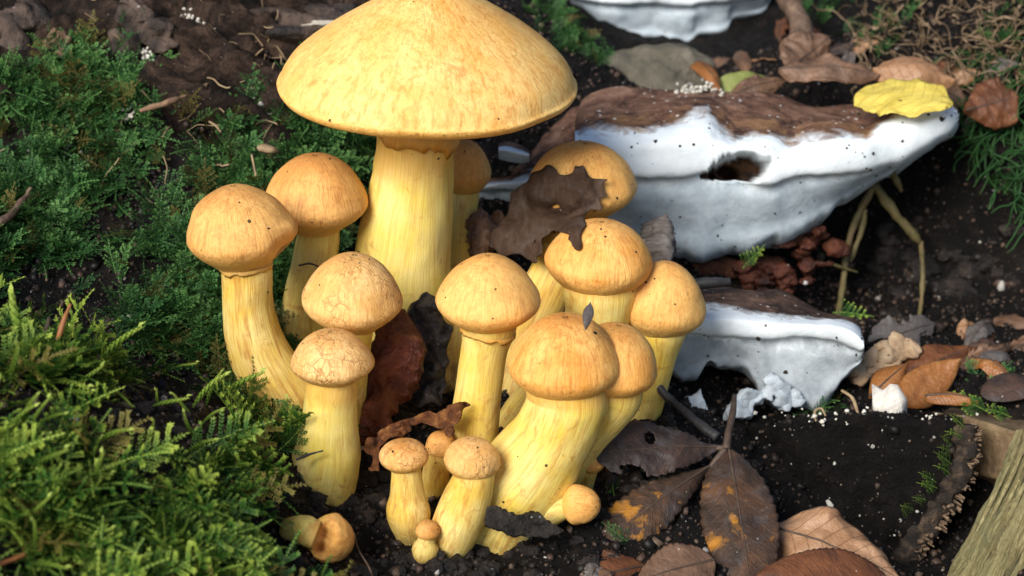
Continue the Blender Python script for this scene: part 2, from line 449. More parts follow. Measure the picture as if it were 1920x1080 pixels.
gx = axis_grid(-22, 24, 0.12, 320, 26); gs = axis_grid(-14, 36, 0.14, 320, 26)
GX, GSS = np.meshgrid(gx, gs, indexing='ij')
gh = ground_h(GX, GSS)
GV = sheet(GX.ravel(), GSS.ravel(), gh)
gpx, gpy, gdd = proj(GV)
gdd_ok = gdd > 5
# decayed wood shows on the upper left bank, soil elsewhere
wood = np.clip((330 - gpy) / 160, 0, 1) * np.clip((760 - gpx) / 150, 0, 1) * gdd_ok
wood = np.clip(wood + 0.5 * fbm(np.stack([GX.ravel(), GSS.ravel(), gh], 1), 0.35, 3, 21) * (wood > 0.02), 0, 1)
ridge = np.abs(fbm(np.stack([GX.ravel() * 0.5 + GSS.ravel() * 0.3, GSS.ravel() * 1.6, gh * 0], 1), 0.5, 4, 31))
GV = GV + np.multiply.outer(wood * (1.1 - 2.4 * ridge), GN)

gm = M('soil', 0.6, 0.2); gP = gm.cm()
g1 = gm.noise(gP, 1.2, 8, 0.7, 0.6); g2 = gm.noise(gP, 7.0, 6, 0.7)
soil_c = gm.ramp(g1, [(0.32, (0.002, 0.0016, 0.0014)), (0.52, (0.006, 0.0045, 0.004)), (0.72, (0.022, 0.015, 0.011))])
wood_c = gm.ramp(gm.noise(gP, 0.8, 8, 0.7, 1.2), [(0.38, (0.005, 0.004, 0.003)), (0.48, (0.030, 0.018, 0.013)), (0.58, (0.085, 0.052, 0.037)), (0.74, (0.18, 0.12, 0.085))])
gc = gm.mix(gm.attr('wood'), soil_c, wood_c)
gc = gm.mix(gm.specks(gP, 4.5, 0.17, 0.05), gc, (0.42, 0.40, 0.38))
gc = gm.mix(gm.specks(gP, 9.0, 0.25, 0.10), gc, (0.25, 0.20, 0.16))
gm.set('Base Color', gc); gm.set('Roughness', gm.ramp(g2, [(0.3, 0.38), (0.6, 0.9)]))
gm.bump(g1, 0.5, 0.8); gm.bump(g2, 0.12, 1.0)
ground = mk('ground', GV, gridF(len(gx), len(gs)), gm.m, attrs={'wood': wood}, origin=GO)
tag(ground, kind='structure')

# ------------------------------------------------------------------ mushrooms
BUN = [(0.0, 1.0), (0.16, 0.985), (0.36, 0.92), (0.58, 0.77), (0.78, 0.54), (0.92, 0.27), (0.99, 0.06), (1.0, -0.06), (0.98, -0.20), (0.92, -0.37), (0.81, -0.55), (0.68, -0.72), (0.57, -0.86), (0.49, -1.0)]
PEAK = [(0.0, 1.0), (0.15, 0.98), (0.35, 0.895), (0.57, 0.74), (0.77, 0.52), (0.91, 0.27), (0.985, 0.07)] + BUN[7:]
BIG = [(0.0, 1.0), (0.10, 0.975), (0.22, 0.90), (0.37, 0.77), (0.54, 0.62), (0.71, 0.455), (0.86, 0.28), (0.955, 0.11), (1.0, -0.10), (1.0, -0.34), (0.975, -0.62), (0.93, -0.85), (0.88, -1.0)]
BUTTON = [(0.0, 1.0), (0.2, 0.98), (0.45, 0.88), (0.68, 0.70), (0.87, 0.42), (0.97, 0.14), (1.0, -0.10), (0.96, -0.36), (0.86, -0.60), (0.74, -0.80), (0.62, -1.0)]

def cap_mesh(C, R, H, U, axis, prof, seed, rough=0.03, n=110, m=54, dents=()):
    axis = unit(axis); ex = unit(np.cross(axis, [0.13, 1.0, 0.05])); ey = np.cross(axis, ex)
    pr = catmull(np.array(prof), m); pr[:, 0] = np.clip(pr[:, 0], 0.0, None)
    seg = np.concatenate([[0], np.cumsum(np.hypot(np.diff(pr[:, 0]), np.diff(pr[:, 1] * 0.6)))]); vv = seg / seg[-1]
    pr = pr[1:]; vv = vv[1:]
    a = np.linspace(0, 2 * np.pi, n, endpoint=False)
    r = np.repeat(pr[:, 0], n); z = np.repeat(np.where(pr[:, 1] > 0, pr[:, 1] * H, pr[:, 1] * U), n)
    ca, sa = np.tile(np.cos(a), len(pr)), np.tile(np.sin(a), len(pr))
    Q = np.stack([ca * r, sa * r, z / R], 1)
    lob = 1 + rough * fbm(Q * [1, 1, 1.3], 0.9, 2, seed) + rough * 0.35 * fbm(Q, 3.0, 3, seed + 3)
    z = z + R * rough * 0.9 * vn(np.stack([ca, sa, 0 * ca], 1), 0.9, seed + 5) * np.clip(r, 0, 1) * np.repeat(np.clip((pr[:, 0] - 0.5) * 2, 0, 1), n)
    V = C + R * (r * lob)[:, None] * (ca[:, None] * ex + sa[:, None] * ey) + (z * (0.6 + 0.4 * lob))[:, None] * axis
    V = np.vstack([V, C + axis * H])
    cyl = np.vstack([np.stack([ca, sa, np.repeat(vv, n)], 1), [0, 0, 0]])
    if dents:
        px, py, dd = proj(V)
        for (dx, dy, rad, depth) in dents:
            w = np.exp(-((px - dx) ** 2 + (py - dy) ** 2) / rad ** 2) * (dd < C @ FW - CAM @ FW)
            V = V + np.multiply.outer(w * depth, unit(C - at(dx, dy, C @ FW - CAM @ FW - R)))
    k = len(V) - 1; j = np.arange(n); j2 = (j + 1) % n
    F = [gridF(len(pr), n, True), np.stack([np.full(n, k), j, j2], 1)]
    last = (len(pr) - 1) * n                                   # close the underside
    V = np.vstack([V, V[last:last + n].mean(0) + axis * R * 0.10]); cyl = np.vstack([cyl, [0, 0, 1]])
    F.append(np.stack([np.full(n, k + 1), last + j2, last + j], 1))
    return V, F, {'cyl': cyl, 'v': cyl[:, 2]}

def ring_mesh(P, T, r, seed, drop=0.25, flare=0.12, n=72):
    """ragged remnant of the veil round a stem"""
    T = unit(T); ex = unit(np.cross(T, [0, 1, 0.1])); ey = np.cross(T, ex)
    a = np.linspace(0, 2 * np.pi, n, endpoint=False)
    pr = [(1.0, 0.0), (1.0 + flare * 0.7, 0.01), (1.0 + flare, -0.5), (1.0 + flare * 0.5, -1.0), (0.97, -0.7)]
    rag = 1 + 0.55 * fbm(np.stack([np.cos(a) * 2, np.sin(a) * 2, 0 * a], 1), 1.6, 3, seed)
    V = []; 
    for (q, z) in pr:
        V.append(P + r * (q if q <= 1.0 else 1 + (q - 1) * 1)*(np.cos(a)[:, None] * ex + np.sin(a)[:, None] * ey) + (z * drop * rag)[:, None] * T)
    V = np.vstack(V); cyl = np.stack([np.tile(np.cos(a), 5), np.tile(np.sin(a), 5), np.repeat(np.linspace(0, 0.12, 5), n)], 1)
    return V, [gridF(5, n, True)], {'cyl': cyl, 'v': cyl[:, 2]}

def mushroom(label, cap, stem, mats=(CAP_A, STEM_A), prof=BUN, axis=(0, 0, 1), seed=1, under=0.58, hk=0.97, ring=None, name='mushroom', group='golden mushrooms of the clump', rough=0.03, dents=(), gills=False, sides=44, grit=9):
    """cap: (cx, cy of the widest ring, R px, top py, d); stem: list of (px, py, d, width px) from the cap down"""
    cx, cy, R, top, d = cap
    u = K * d; Rc = R * u
    b = at(*stem[-1][:3])
    root = empty(name, b, label, 'mushroom', group)
    C = at(cx, cy, d)
    H = (cy - top) * u * hk
    V, F, A = cap_mesh(C, Rc, H, Rc * under, np.array(axis, float), prof, seed, rough, dents=dents)
    mk('cap', V, F, mats[0], root, A); CAPV['V'] = V; CAPV['v'] = A['v']
    Cp = np.array([list(at(*p[:3])) + [p[3] * K * p[2] / 2] for p in stem])
    # start inside the cap so that the two grow into each other
    Cp = np.vstack([np.append(C * 0.55 + Cp[0, :3] * 0.45, Cp[0, 3] * 1.0), Cp])
    Cp = np.vstack([Cp, np.append(Cp[-1, :3] + 0.7 * unit(Cp[-1, :3] - Cp[-2, :3] + np.array([0, 0.2, -1.0])), Cp[-1, 3] * 0.8)])
    S = catmull(Cp, 54)
    V, F, A = tube(S[:, :3], S[:, 3], sides, noise=0.035, nscale=1.1, seed=seed + 40)
    st = mk('stem', V, F, mats[1], root, A)
    if ring:
        i = int(ring[0] * 53); T = S[max(i - 1, 0), :3] - S[i + 1, :3]
        V, F, A = ring_mesh(S[i, :3], T, S[i, 3] * 1.02, seed, ring[1], ring[2])
        rg = mk('ring', V, F, RING, st if False else root, A)
    # grit stuck to the skin
    r = np.random.default_rng(seed); ng = grit
    cv = CAPV['V'][:-2]; vv = CAPV['v'][:-2]
    pk = r.choice(np.nonzero((vv < 0.62) & (vv > 0.08))[0], ng)
    q = [ico_lump(seed + k) for k in range(4)]
    W, Fq, _, _ = scatter(q, cv[pk], rand_rot(r, ng), np.minimum(0.016 * np.exp(r.normal(0, 0.6, ng)), 0.06), r)
    tag(mk('grit', W, Fq, GRIT, root, None, False), kind='stuff')
    if gills:
        n = 360; a = np.linspace(0, 2 * np.pi, n, endpoint=False); rr = np.linspace(0.25, 0.90, 8)
        zz = -0.55 * Rc * under + 0.35 * np.cos((rr - 0.25) / 0.65 * np.pi) * 0.5 + 0.12
        zig = np.where(np.arange(n) % 2 == 0, 0.0, -0.16)
        V = np.concatenate([C + Rc * r * np.stack([np.cos(a), np.sin(a), 0 * a], 1) + np.multiply.outer(z + zig * (1 - 0.6 * (r > 0.9)), np.array([0, 0, 1.0])) for r, z in zip(rr, zz)])
        mk('gills', V, gridF(8, n, True), GILL, root)
    return root

CAPV = {}
GRIT = simple_mat('grit_black', [(0.008, 0.005, 0.004), (0.03, 0.018, 0.012)], 3.0, 0.6, 0.3, 0)
GILL = simple_mat('gill_ochre', [(0.45, 0.24, 0.05), (0.60, 0.36, 0.09)], 1.0)
RING = stem_material('ring_rust', (0.70, 0.33, 0.04), (0.48, 0.17, 0.02), 0.9)

mushroom('tallest mushroom with a huge conical fibrous cap on a thick yellow stem', (803, 152, 280, -33, 60.5),
         [(780, 250, 61.0, 150), (774, 330, 61.5, 150), (762, 420, 62.1, 174), (752, 520, 62.8, 192), (752, 620, 63.4, 206), (758, 715, 64.0, 206)],
         (CAP_D, STEM_C), BIG, seed=11, axis=(0.03, -0.04, 1), under=0.11, hk=1.07, ring=(0.10, 0.55, 0.10), rough=0.03, gills=True, sides=64)
mushroom('tan capped mushroom with curving stem leaning out of the mossy bank', (450, 437, 106, 337, 58.0),
         [(462, 506, 58.3, 96), (466, 580, 58.8, 98), (486, 660, 59.2, 116), (530, 740, 59.6, 132), (580, 815, 60.2, 125)],
         (CAP_B, STEM_B), PEAK, seed=23, axis=(-0.08, 0.02, 1), rough=0.05, ring=(0.14, 0.14, 0.03), dents=((545, 425, 16, -0.12), (535, 470, 22, 0.22)))
mushroom('brown orange domed mushroom tucked behind the tan one by the moss', (592, 377, 96, 282, 61.0),
         [(600, 424, 61.2, 76), (588, 500, 61.8, 84), (574, 570, 62.2, 90), (572, 660, 62.9, 95)],
         (CAP_B, STEM_A), seed=35, axis=(0.03, 0, 1), ring=(0.13, 0.12, 0.05))
mushroom('mushroom with a cracked pale tan cap above the round capped short one', (661, 563, 95, 470, 57.8),
         [(654, 614, 58, 92), (648, 680, 58.5, 86), (640, 760, 59.1, 88), (636, 830, 59.7, 92)],
         (CAP_C, STEM_A), seed=47, axis=(0.06, 0, 1), rough=0.04)
mushroom('short round capped mushroom with pale yellow stem beside the soil edge', (622, 678, 79, 614, 56.0),
         [(622, 728, 56.2, 98), (618, 780, 56.5, 104), (614, 850, 56.9, 124), (596, 930, 57.5, 132)],
         (CAP_C, STEM_C), seed=59, axis=(0.0, 0, 1), under=0.50)
mushroom('slender mushroom with a smooth peaked orange cap at the middle of the clump', (916, 562, 97, 468, 57.0),
         [(916, 614, 57.2, 104), (909, 650, 57.4, 88), (898, 730, 57.9, 88), (886, 820, 58.5, 96), (876, 890, 59.2, 100)],
         (CAP_A, STEM_A), PEAK, seed=61, axis=(0.0, 0.02, 1), ring=(0.20, 0.14, 0.02))
mushroom('small brownish mushroom half hidden behind the thick stem', (872, 322, 49, 258, 65.0),
         [(872, 372, 65.2, 52), (862, 450, 64.6, 46), (850, 600, 63.4, 46), (845, 705, 63.0, 46)],
         (CAP_B, STEM_A), seed=73, under=0.9)
mushroom('mushroom wearing a torn dark dead leaf over its cap', (1092, 345, 104, 263, 62.5),
         [(1078, 405, 63.0, 104), (1042, 510, 63.4, 96), (1000, 600, 63.6, 96), (966, 700, 63.6, 96), (946, 790, 63.4, 98)],
         (CAP_A, STEM_B), seed=83, axis=(0.05, 0, 1), grit=70)
mushroom('plump mushroom with a leaf tatter on its crown below the leaf covered one', (1125, 488, 101, 408, 59.8),
         [(1125, 548, 60.0, 142), (1118, 600, 60.3, 122), (1080, 690, 60.9, 116), (1000, 780, 61.5, 116), (945, 870, 61.6, 118)],
         (CAP_A, STEM_A), seed=97, axis=(0.03, 0, 1), under=0.68)
mushroom('broad capped front mushroom with a grey husk on its crown', (1058, 683, 106, 583, 55.5),
         [(1064, 752, 55.8, 152), (1042, 810, 56.1, 150), (1002, 870, 56.5, 172), (946, 940, 57.0, 176), (905, 1015, 57.7, 180)],
         (CAP_A, STEM_A), seed=101, axis=(0.02, 0, 1), under=0.62, sides=60)
mushroom('mushroom whose cap is pressed against the broad capped front one', (1148, 688, 87, 598, 56.3),
         [(1146, 742, 56.6, 116), (1100, 800, 57.2, 104), (1052, 875, 57.9, 94), (965, 985, 58.4, 94)],
         (CAP_A, STEM_A), seed=113, axis=(0.14, 0, 1), under=0.6)
mushroom('mushroom with a tapering stem in front of the lower white bracket', (1240, 570, 84, 482, 60.5),
         [(1238, 622, 60.7, 98), (1232, 668, 61.0, 72), (1216, 740, 61.5, 66), (1196, 810, 61.9, 66)],
         (CAP_A, STEM_A), PEAK, seed=127, axis=(0.12, 0, 1), under=0.75)
mushroom('small bun capped mushroom with swollen stem on the black soil', (757, 854, 47, 823, 55.3),
         [(762, 884, 55.4, 58), (764, 925, 55.6, 66), (766, 962, 55.8, 84), (773, 1012, 56.3, 56)],
         (CAP_C, STEM_B), BUTTON, seed=131, under=0.55)
mushroom('small round mushroom with a rust patch and a cleft cap', (886, 862, 53, 820, 55.0),
         [(888, 898, 55.1, 78), (870, 950, 55.4, 94), (850, 1000, 55.7, 92), (836, 1045, 56.1, 72)],
         (CAP_C, STEM_B), BUTTON, seed=149, under=0.6, axis=(0.12, 0, 1), rough=0.05)
mushroom('tiniest button mushroom between the two small stems', (802, 995, 23, 974, 54.9),
         [(799, 1014, 54.95, 34), (797, 1030, 55.05, 50), (798, 1052, 55.4, 36)],
         (CAP_B, STEM_B), BUTTON, seed=151, under=0.7)
mushroom('small mushroom lying on its side beside the bark chip', (1080, 946, 38, 898, 56.0),
         [(1056, 952, 56.1, 44), (1034, 962, 56.3, 48), (1000, 980, 57.0, 50)],
         (CAP_A, STEM_A), BUTTON, seed=163, under=0.55, axis=(0.93, -0.25, 0.12))
mushroom('little button mushroom peeping from behind the double stems', (1108, 865, 27, 836, 57.6),
         [(1102, 888, 57.8, 34), (1094, 915, 58.4, 34)],
         (CAP_B, STEM_B), BUTTON, seed=173, under=0.7)
mushroom('stunted brownish mushroom stub under the curled dry scrap', (826, 836, 29, 806, 57.6),
         [(822, 862, 57.7, 50), (816, 895, 57.9, 52), (812, 935, 58.4, 50)],
         (CAP_B, STEM_B), BUTTON, seed=181, under=0.8)

# the broken, bitten-out mushroom on the soil
def broken_mushroom():
    b = at(600, 1055, gd(600, 1055) - 0.2)
    root = empty('broken_mushroom', b, 'bitten half mushroom lying with its pale flesh open on black soil', 'mushroom', 'golden mushrooms of the clump')
    C = at(616, 1010, 53.9); u = K * 53.9
    V, F, A = cap_mesh(C, 48 * u, 50 * u, 30 * u, (0.75, -0.25, -0.15), BUTTON, 191, 0.09)
    px, py, dd = proj(V); front = dd < 54.2
    for (dx, dy, r, dep) in ((604, 1006, 17, 0.6), (598, 1032, 13, 0.6), (616, 985, 12, 0.2)):
        w = np.exp(-((px - dx) ** 2 + (py - dy) ** 2) / r ** 2) * front
        V = V + np.multiply.outer(w * dep, FW)
    mk('cap', V, F, CAP_A, root, A)
    V, F, A = ptube([(592, 1004, 53.7, 66), (570, 996, 53.7, 56), (540, 994, 54.0, 46)], 24, 24, noise=0.15, nscale=2.5, seed=5)
    mk('stem', V, F, STEM_C, root, A)
broken_mushroom()

# ------------------------------------------------------------------ white bracket fungi
def bracket_material(name, top_cols, ochre=True, pores=((0.38, 0.45, 0.50), (0.57, 0.65, 0.71))):
    m = M(name, 0.75, 0.2); P = m.cm()
    band = m.attr('band')                      # 0 back of the top .. 1 margin .. 2 crease .. 3 lowest pores
    n = m.noise(P, 1.3, 6, 0.65, 0.6)
    b = m.math('ADD', band, m.math('MULTIPLY', m.math('SUBTRACT', n, 0.5), 0.75))
    n2 = m.noise(P, 0.7, 7, 0.68, 0.9)
    top = m.ramp(n2, [(0.36, top_cols[0]), (0.50, top_cols[1]), (0.64, top_cols[2])])
    top = m.mix(m.math('MULTIPLY', m.ramp(b, [(0.45, 0.0), (0.80, 1.0)]), m.ramp(n2, [(0.45, 0.0), (0.6, 0.8)])), top, (0.30, 0.16, 0.05)) if ochre else top
    zone = m.ramp(m.math('FRACT', m.math('ADD', m.math('MULTIPLY', b, 3.5), m.math('MULTIPLY', n2, 1.2))), [(0.0, 0.0), (0.45, 0.5), (0.55, 0.5), (1.0, 0.0)])
    top = m.mix(zone, top, top_cols[0])
    top = m.mix(m.ramp(m.noise(P, 4.5, 6, 0.75), [(0.52, 0.0), (0.68, 0.7)]), top, top_cols[2])
    white = m.ramp(m.noise(P, 1.0, 5, 0.6), [(0.3, (0.66, 0.72, 0.76)), (0.7, (0.78, 0.83, 0.86))])
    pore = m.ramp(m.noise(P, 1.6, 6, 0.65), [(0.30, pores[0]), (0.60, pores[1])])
    bb = m.math('DIVIDE', b, 3.0)
    c = m.mix(m.ramp(bb, [(0.285, 0.0), (0.335, 0.45), (0.365, 1.0)]), top, white)
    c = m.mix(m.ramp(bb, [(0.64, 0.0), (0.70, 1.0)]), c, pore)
    c = m.mix(m.math('MULTIPLY', m.specks(P, 2.4, 0.17, 0.24), 0.9), c, (0.09, 0.05, 0.035))
    rust = m.math('MULTIPLY', m.ramp(m.noise(m.vadd(P, (5.0, 1.0, 2.0)), 1.2, 5, 0.65), [(0.60, 0.0), (0.70, 1.0)]), m.ramp(bb, [(0.80, 0.0), (0.95, 0.7)]))
    c = m.mix(rust, c, (0.30, 0.15, 0.09))
    c = m.mix(m.attr('hole'), c, m.ramp(n, [(0.4, (0.012, 0.008, 0.006)), (0.65, (0.11, 0.05, 0.02))]))
    c = m.mix(m.math('MULTIPLY', m.specks(P, 4.2, 0.28, 0.30), m.ramp(bb, [(0.30, 1.0), (0.33, 0.0)])), c, (0.62, 0.60, 0.57))
    m.set('Base Color', c)
    m.b.inputs['Subsurface Weight'].default_value = 0.10
    m.b.inputs['Subsurface Radius'].default_value = (1, 0.9, 0.8); m.b.inputs['Subsurface Scale'].default_value = 0.003
    m.bump(n2, 0.08, 0.6); m.bump(m.noise(P, 5.0, 6, 0.7), 0.04, 0.4); m.bump(m.noise(P, 22.0, 3), 0.015, 0.7)
    return m.m
BRK = bracket_material('bracket_brown_white', [(0.03, 0.016, 0.011), (0.17, 0.085, 0.055), (0.33, 0.19, 0.125)])
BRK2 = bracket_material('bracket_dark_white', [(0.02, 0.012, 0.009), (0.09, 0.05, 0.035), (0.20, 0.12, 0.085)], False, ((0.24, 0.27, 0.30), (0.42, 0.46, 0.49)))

def bracket(name, label, cols, rim, back, low, mat, nu=150, seed=3, amp=0.10, holes=(), parent=None, ragged=0.0, grit=0):
    """cols: (px, top y, boundary y, crease y, bottom y[, rim distance shift]); closed shelf lofted through its sections"""
    rows = []; ca = np.array([c[:5] for c in cols], float)
    yb_s = ca[:, 2].copy()
    for _ in range(6): yb_s[1:-1] = 0.25 * yb_s[:-2] + 0.5 * yb_s[1:-1] + 0.25 * yb_s[2:]
    yb_s = 0.3 * ca[:, 2] + 0.7 * yb_s
    for ci, c in enumerate(cols):
        px, yt, yb, yc, yo = c[:5]; yb = float(yb_s[ci]); r = rim + (c[5] if len(c) > 5 else 0)
        ym = yb + 0.42 * (yc - yb); thin = min(1.0, (yo - yt) / 90.0)
        sec = [(px, yt + 6, r + back, -0.4), (px, yt, r + back * 0.8, 0.0), (px, 0.5 * (yt + yb), r + 0.4 + back * 0.36, 0.55), (px, yb, r + 0.75 * thin, 1.0), (px, yb + 0.22 * (yc - yb), r + 0.18 * thin, 1.15), (px, ym, r, 1.4),
               (px, yc - 0.12 * (yc - yb), r + 0.22 * thin, 1.75), (px, yc, r + 0.75 * thin, 2.0), (px, yc + 0.25 * (yo - yc), r + 0.62 * thin + low * 0.2, 2.2),
               (px, yc + 0.65 * (yo - yc), r + 0.55 * thin + low * 0.6, 2.6), (px, yo, r + 0.5 * thin + low, 3.0), (px, yo - 4, r + low + back * 0.6, 3.2), (px, 0.5 * (yt + yo), r + back * 1.15 + 0.4, 3.4)]
        rows.append([list(at(*s[:3])) + [s[3]] for s in sec])
    rows = np.array(rows); nr = rows.shape[1]
    n2 = 78
    fine = np.stack([catmull(np.vstack([r, r[:1] * [1, 1, 1, 0] + [0, 0, 0, 3.6]]), n2) for r in rows])[:, :-1]; n2 -= 1
    G = catmull(fine.reshape(len(rows), -1), nu).reshape(nu, n2, 4)
    V = G[..., :3].reshape(-1, 3); band = G[..., 3].ravel()
    V = V + np.multiply.outer(0.16 * fbm(V * [1, 0.1, 0.1], 0.7, 3, seed + 2) * np.exp(-((band - 2.0) / 0.3) ** 2), UPV)
    # where brown skin ends and the white margin begins is the fungus's own pattern
    qx, qy, _ = proj(V); tp = (band > 0.02) & (band < 1.95)
    iy, ib, ic = (np.interp(qx, ca[:, 0], ca[:, k]) for k in (1, 2, 3))
    nb = np.where(qy < ib, np.clip((qy - iy) / (ib - iy + 1e-3), 0, 1), 1 + np.clip((qy - ib) / (ic - ib + 1e-3), 0, 0.95))
    band = np.where(tp, nb, band)
    cen = np.repeat(G[..., :3].mean(1), n2, 0)
    out = V - cen; out /= np.linalg.norm(out, axis=1)[:, None] + 1e-6
    isw = np.clip(band - 0.9, 0, 1)
    V = V + out * (amp * fbm(V, 0.6, 4, seed) * (2.2 - 1.5 * isw))[:, None]
    if ragged:
        w = np.exp(-((band - 3.0) / 0.25) ** 2)
        V = V + np.multiply.outer(w * ragged * fbm(V * [1, 0.2, 0.2], 1.6, 3, seed + 7), np.array([0, 0.1, 1.0]))
    hole = np.zeros(len(V))
    px, py, dd = proj(V); front = (band > 0.8) & (band < 3.1)
    for (hx, hy, rx, ry, dep) in holes:
        q = np.sqrt(((px - hx) / rx) ** 2 + ((py - hy) / ry) ** 2) + 0.28 * fbm(np.stack([px, py, 0 * px], 1), 0.03, 3, seed + 9)
        w = np.clip((1.15 - q) / 0.25, 0, 1) * front
        V = V + np.multiply.outer(w * dep, FW); hole = np.maximum(hole, w)
    V = np.vstack([V, V[:n2].mean(0), V[-n2:].mean(0)]); k = nu * n2
    j = np.arange(n2); j2 = (j + 1) % n2
    F = [gridF(nu, n2, True), np.concatenate([np.stack([np.full(n2, k), j2, j], 1), np.stack([np.full(n2, k + 1), (nu - 1) * n2 + j, (nu - 1) * n2 + j2], 1)])]
    A = {'band': np.append(band, [band[:n2].mean(), 1.4]), 'hole': np.append(hole, [0, 0])}
    o = mk(name, V, F, mat, parent, A)
    if grit:
        r = np.random.default_rng(seed); ok = np.nonzero((band > 0.2) & (band < 2.95))[0]; pk = r.choice(ok, grit)
        W, Fq, _, _ = scatter([ico_lump(seed + q) for q in range(4)], V[pk], rand_rot(r, grit), np.minimum(0.022 * np.exp(r.normal(0, 0.7, grit)), 0.10), r)
        tag(mk('grit', W, Fq, GRIT, o, None, False), kind='stuff')
    if label: tag(o, label, 'fungus', 'white bracket fungi on the stump')
    return o

B1 = [(1078, 222, 246, 300, 396), (1092, 190, 245, 312, 410), (1130, 168, 244, 330, 432), (1190, 165, 248, 338, 456), (1250, 170, 236, 335, 470), (1300, 167, 209, 335, 476), (1328, 168, 203, 335, 478),
      (1350, 170, 236, 337, 472), (1378, 172, 258, 340, 466), (1445, 178, 249, 347, 458), (1477, 182, 271, 342, 446), (1523, 195, 257, 335, 420), (1578, 199, 253, 331, 381), (1624, 200, 260, 322, 350),
      (1650, 198, 230, 312, 336), (1683, 192, 210, 302, 316), (1741, 180, 195, 270, 282), (1780, 182, 195, 244, 256), (1794, 196, 206, 226, 238), (1798, 206, 212, 220, 226)]
B1 = [c + (0.0 + 2.2 * (i / 19.0) ** 2,) for i, c in enumerate(B1)]
bracket('bracket_fungus', 'longest brown topped bracket fungus with thick white margin and a dark hole', B1, 66.0, 6.0, 2.2, BRK, 210, 5, 0.06, ragged=0.16, grit=170,
        holes=((1404, 312, 44, 27, 1.8), (1362, 322, 30, 15, 1.2), (1330, 330, 16, 8, 0.5)))
B2 = [(1222, 610, 630, 650, 668), (1240, 575, 606, 640, 682), (1270, 550, 588, 634, 701), (1321, 539, 573, 634, 691), (1360, 540, 577, 634, 681), (1398, 545, 581, 640, 690), (1416, 547, 583, 641, 712), (1430, 549, 586, 642, 745), (1465, 548, 594, 639, 760),
      (1504, 566, 592, 636, 766), (1540, 584, 595, 638, 757), (1566, 590, 597, 640, 731), (1597, 596, 601, 652, 702), (1613, 607, 614, 660, 686), (1620, 636, 640, 654, 662)]
bracket('bracket_fungus', 'lower white bracket fungus with thick rim over a lumpy grey underside', B2, 62.6, 4.0, 0.8, BRK2, 160, 15, 0.05, ragged=0.3, grit=60)
B3 = [(1070, -40, -20, 0, 15), (1090, -60, -25, 5, 28), (1130, -70, -28, 10, 62), (1165, -72, -30, 12, 78), (1205, -72, -30, 10, 74), (1250, -74, -30, 10, 80), (1292, -74, -30, 12, 88), (1312, -72, -30, 10, 68),
      (1360, -70, -30, 6, 60), (1378, -66, -30, 0, 34), (1428, -60, -30, -6, 24), (1445, -40, -30, -15, 0)]
bracket('bracket_fungus', 'blurred blue white bracket fungus above the rounded grey stone', B3, 82.0, 6.0, 1.4, BRK, 110, 25, 0.16)
B4 = [(898, 330, 345, 362, 400), (915, 322, 342, 360, 410), (950, 312, 335, 358, 412), (990, 275, 330, 360, 415), (1030, 240, 318, 356, 415), (1070, 212, 300, 350, 415), (1100, 205, 290, 345, 410), (1115, 225, 285, 335, 400)]
bracket('bracket_fungus', 'smaller brown bracket fungus wedged between the thick stem and the longest bracket', B4, 68.2, 3.6, 1.6, BRK, 80, 33, 0.10)
B5 = [(935, 268, 276, 288, 298), (950, 262, 272, 290, 302), (975, 268, 280, 296, 306), (992, 280, 288, 298, 304)]
bracket('bracket_fungus', 'tiny white bracket lobe just under the huge cap rim', B5, 67.2, 1.6, 0.5, BRK, 40, 39, 0.05)

LOBE = simple_mat('lobe_white', [(0.22, 0.24, 0.26), (0.42, 0.47, 0.51), (0.58, 0.64, 0.68)], 1.6, 0.6, 0.3, 0.06, 6.0, speck=(4.0, 0.16, 0.14, (0.16, 0.08, 0.05)))
CRUST = simple_mat('crust_red', [(0.018, 0.006, 0.004), (0.075, 0.018, 0.008), (0.15, 0.05, 0.022)], 1.0, 0.4, 0.4, 0.25, 4.0, speck=(1.6, 0.42, 0.22, (0.55, 0.53, 0.52)))

def lumps(blobs, seed, rough=0.22, sub=14):
    """one mesh of overlapping knobs: blobs (px, py, d, rx px, ry px)"""
    Vs, Fs, k = [], [], 0
    for q, (px, py, d, rx, ry) in enumerate(blobs):
        th = np.linspace(0, np.pi, sub); ph = np.linspace(0, 2 * np.pi, sub * 2, endpoint=False)
        t, p = np.meshgrid(th, ph, indexing='ij')
        D = np.stack([np.sin(t) * np.cos(p), np.sin(t) * np.sin(p), np.cos(t)], -1).reshape(-1, 3)
        s = 1 + rough * fbm(D, 1.3, 3, seed + q)
        u = K * d
        V = at(px, py, d) + (D[:, :1] * rx * RT + D[:, 1:2] * 0.5 * (rx + ry) * 0.8 * FW + D[:, 2:] * ry * UPV) * u * s[:, None]
        Vs.append(V); Fs.append(gridF(sub, sub * 2, True) + k); k += len(V)
    return np.vstack(Vs), np.vstack(Fs)

_r = np.random.default_rng(8)
V, F = lumps([(1502 + 46 * _r.normal() * 0.6, 455 + 26 * _r.normal(), 70.3 + 0.3 * _r.normal(), _r.uniform(8, 26), _r.uniform(5, 18)) for _ in range(22)] + [(1440 + 60 * _r.normal() * 0.6, 522 + 16 * _r.normal(), 69.7 + 0.3 * _r.normal(), _r.uniform(9, 20), _r.uniform(8, 16)) for _ in range(20)], 21, 0.45)
tag(mk('crust_fungus', V, F, CRUST), 'glossy red brown and white crust fungus lumps below the longest bracket', 'fungus')
V, F = lumps([(1340, 500, 70.5, 60, 22), (1430, 495, 71, 50, 18)], 27, 0.3)
tag(mk('rotten_wood', V, F, simple_mat('red_rot', [(0.02, 0.008, 0.005), (0.08, 0.03, 0.016), (0.14, 0.06, 0.03)], 1.2, 0.7, 0.3, 0.3, 3.0)), 'rusty rotten wood under the longest bracket', 'wood')
V, F = lumps([(1222, 165, 76.0, 122, 80), (1165, 190, 75.4, 70, 60), (1100, 190, 74.6, 60, 46)], 31, 0.26, 40)
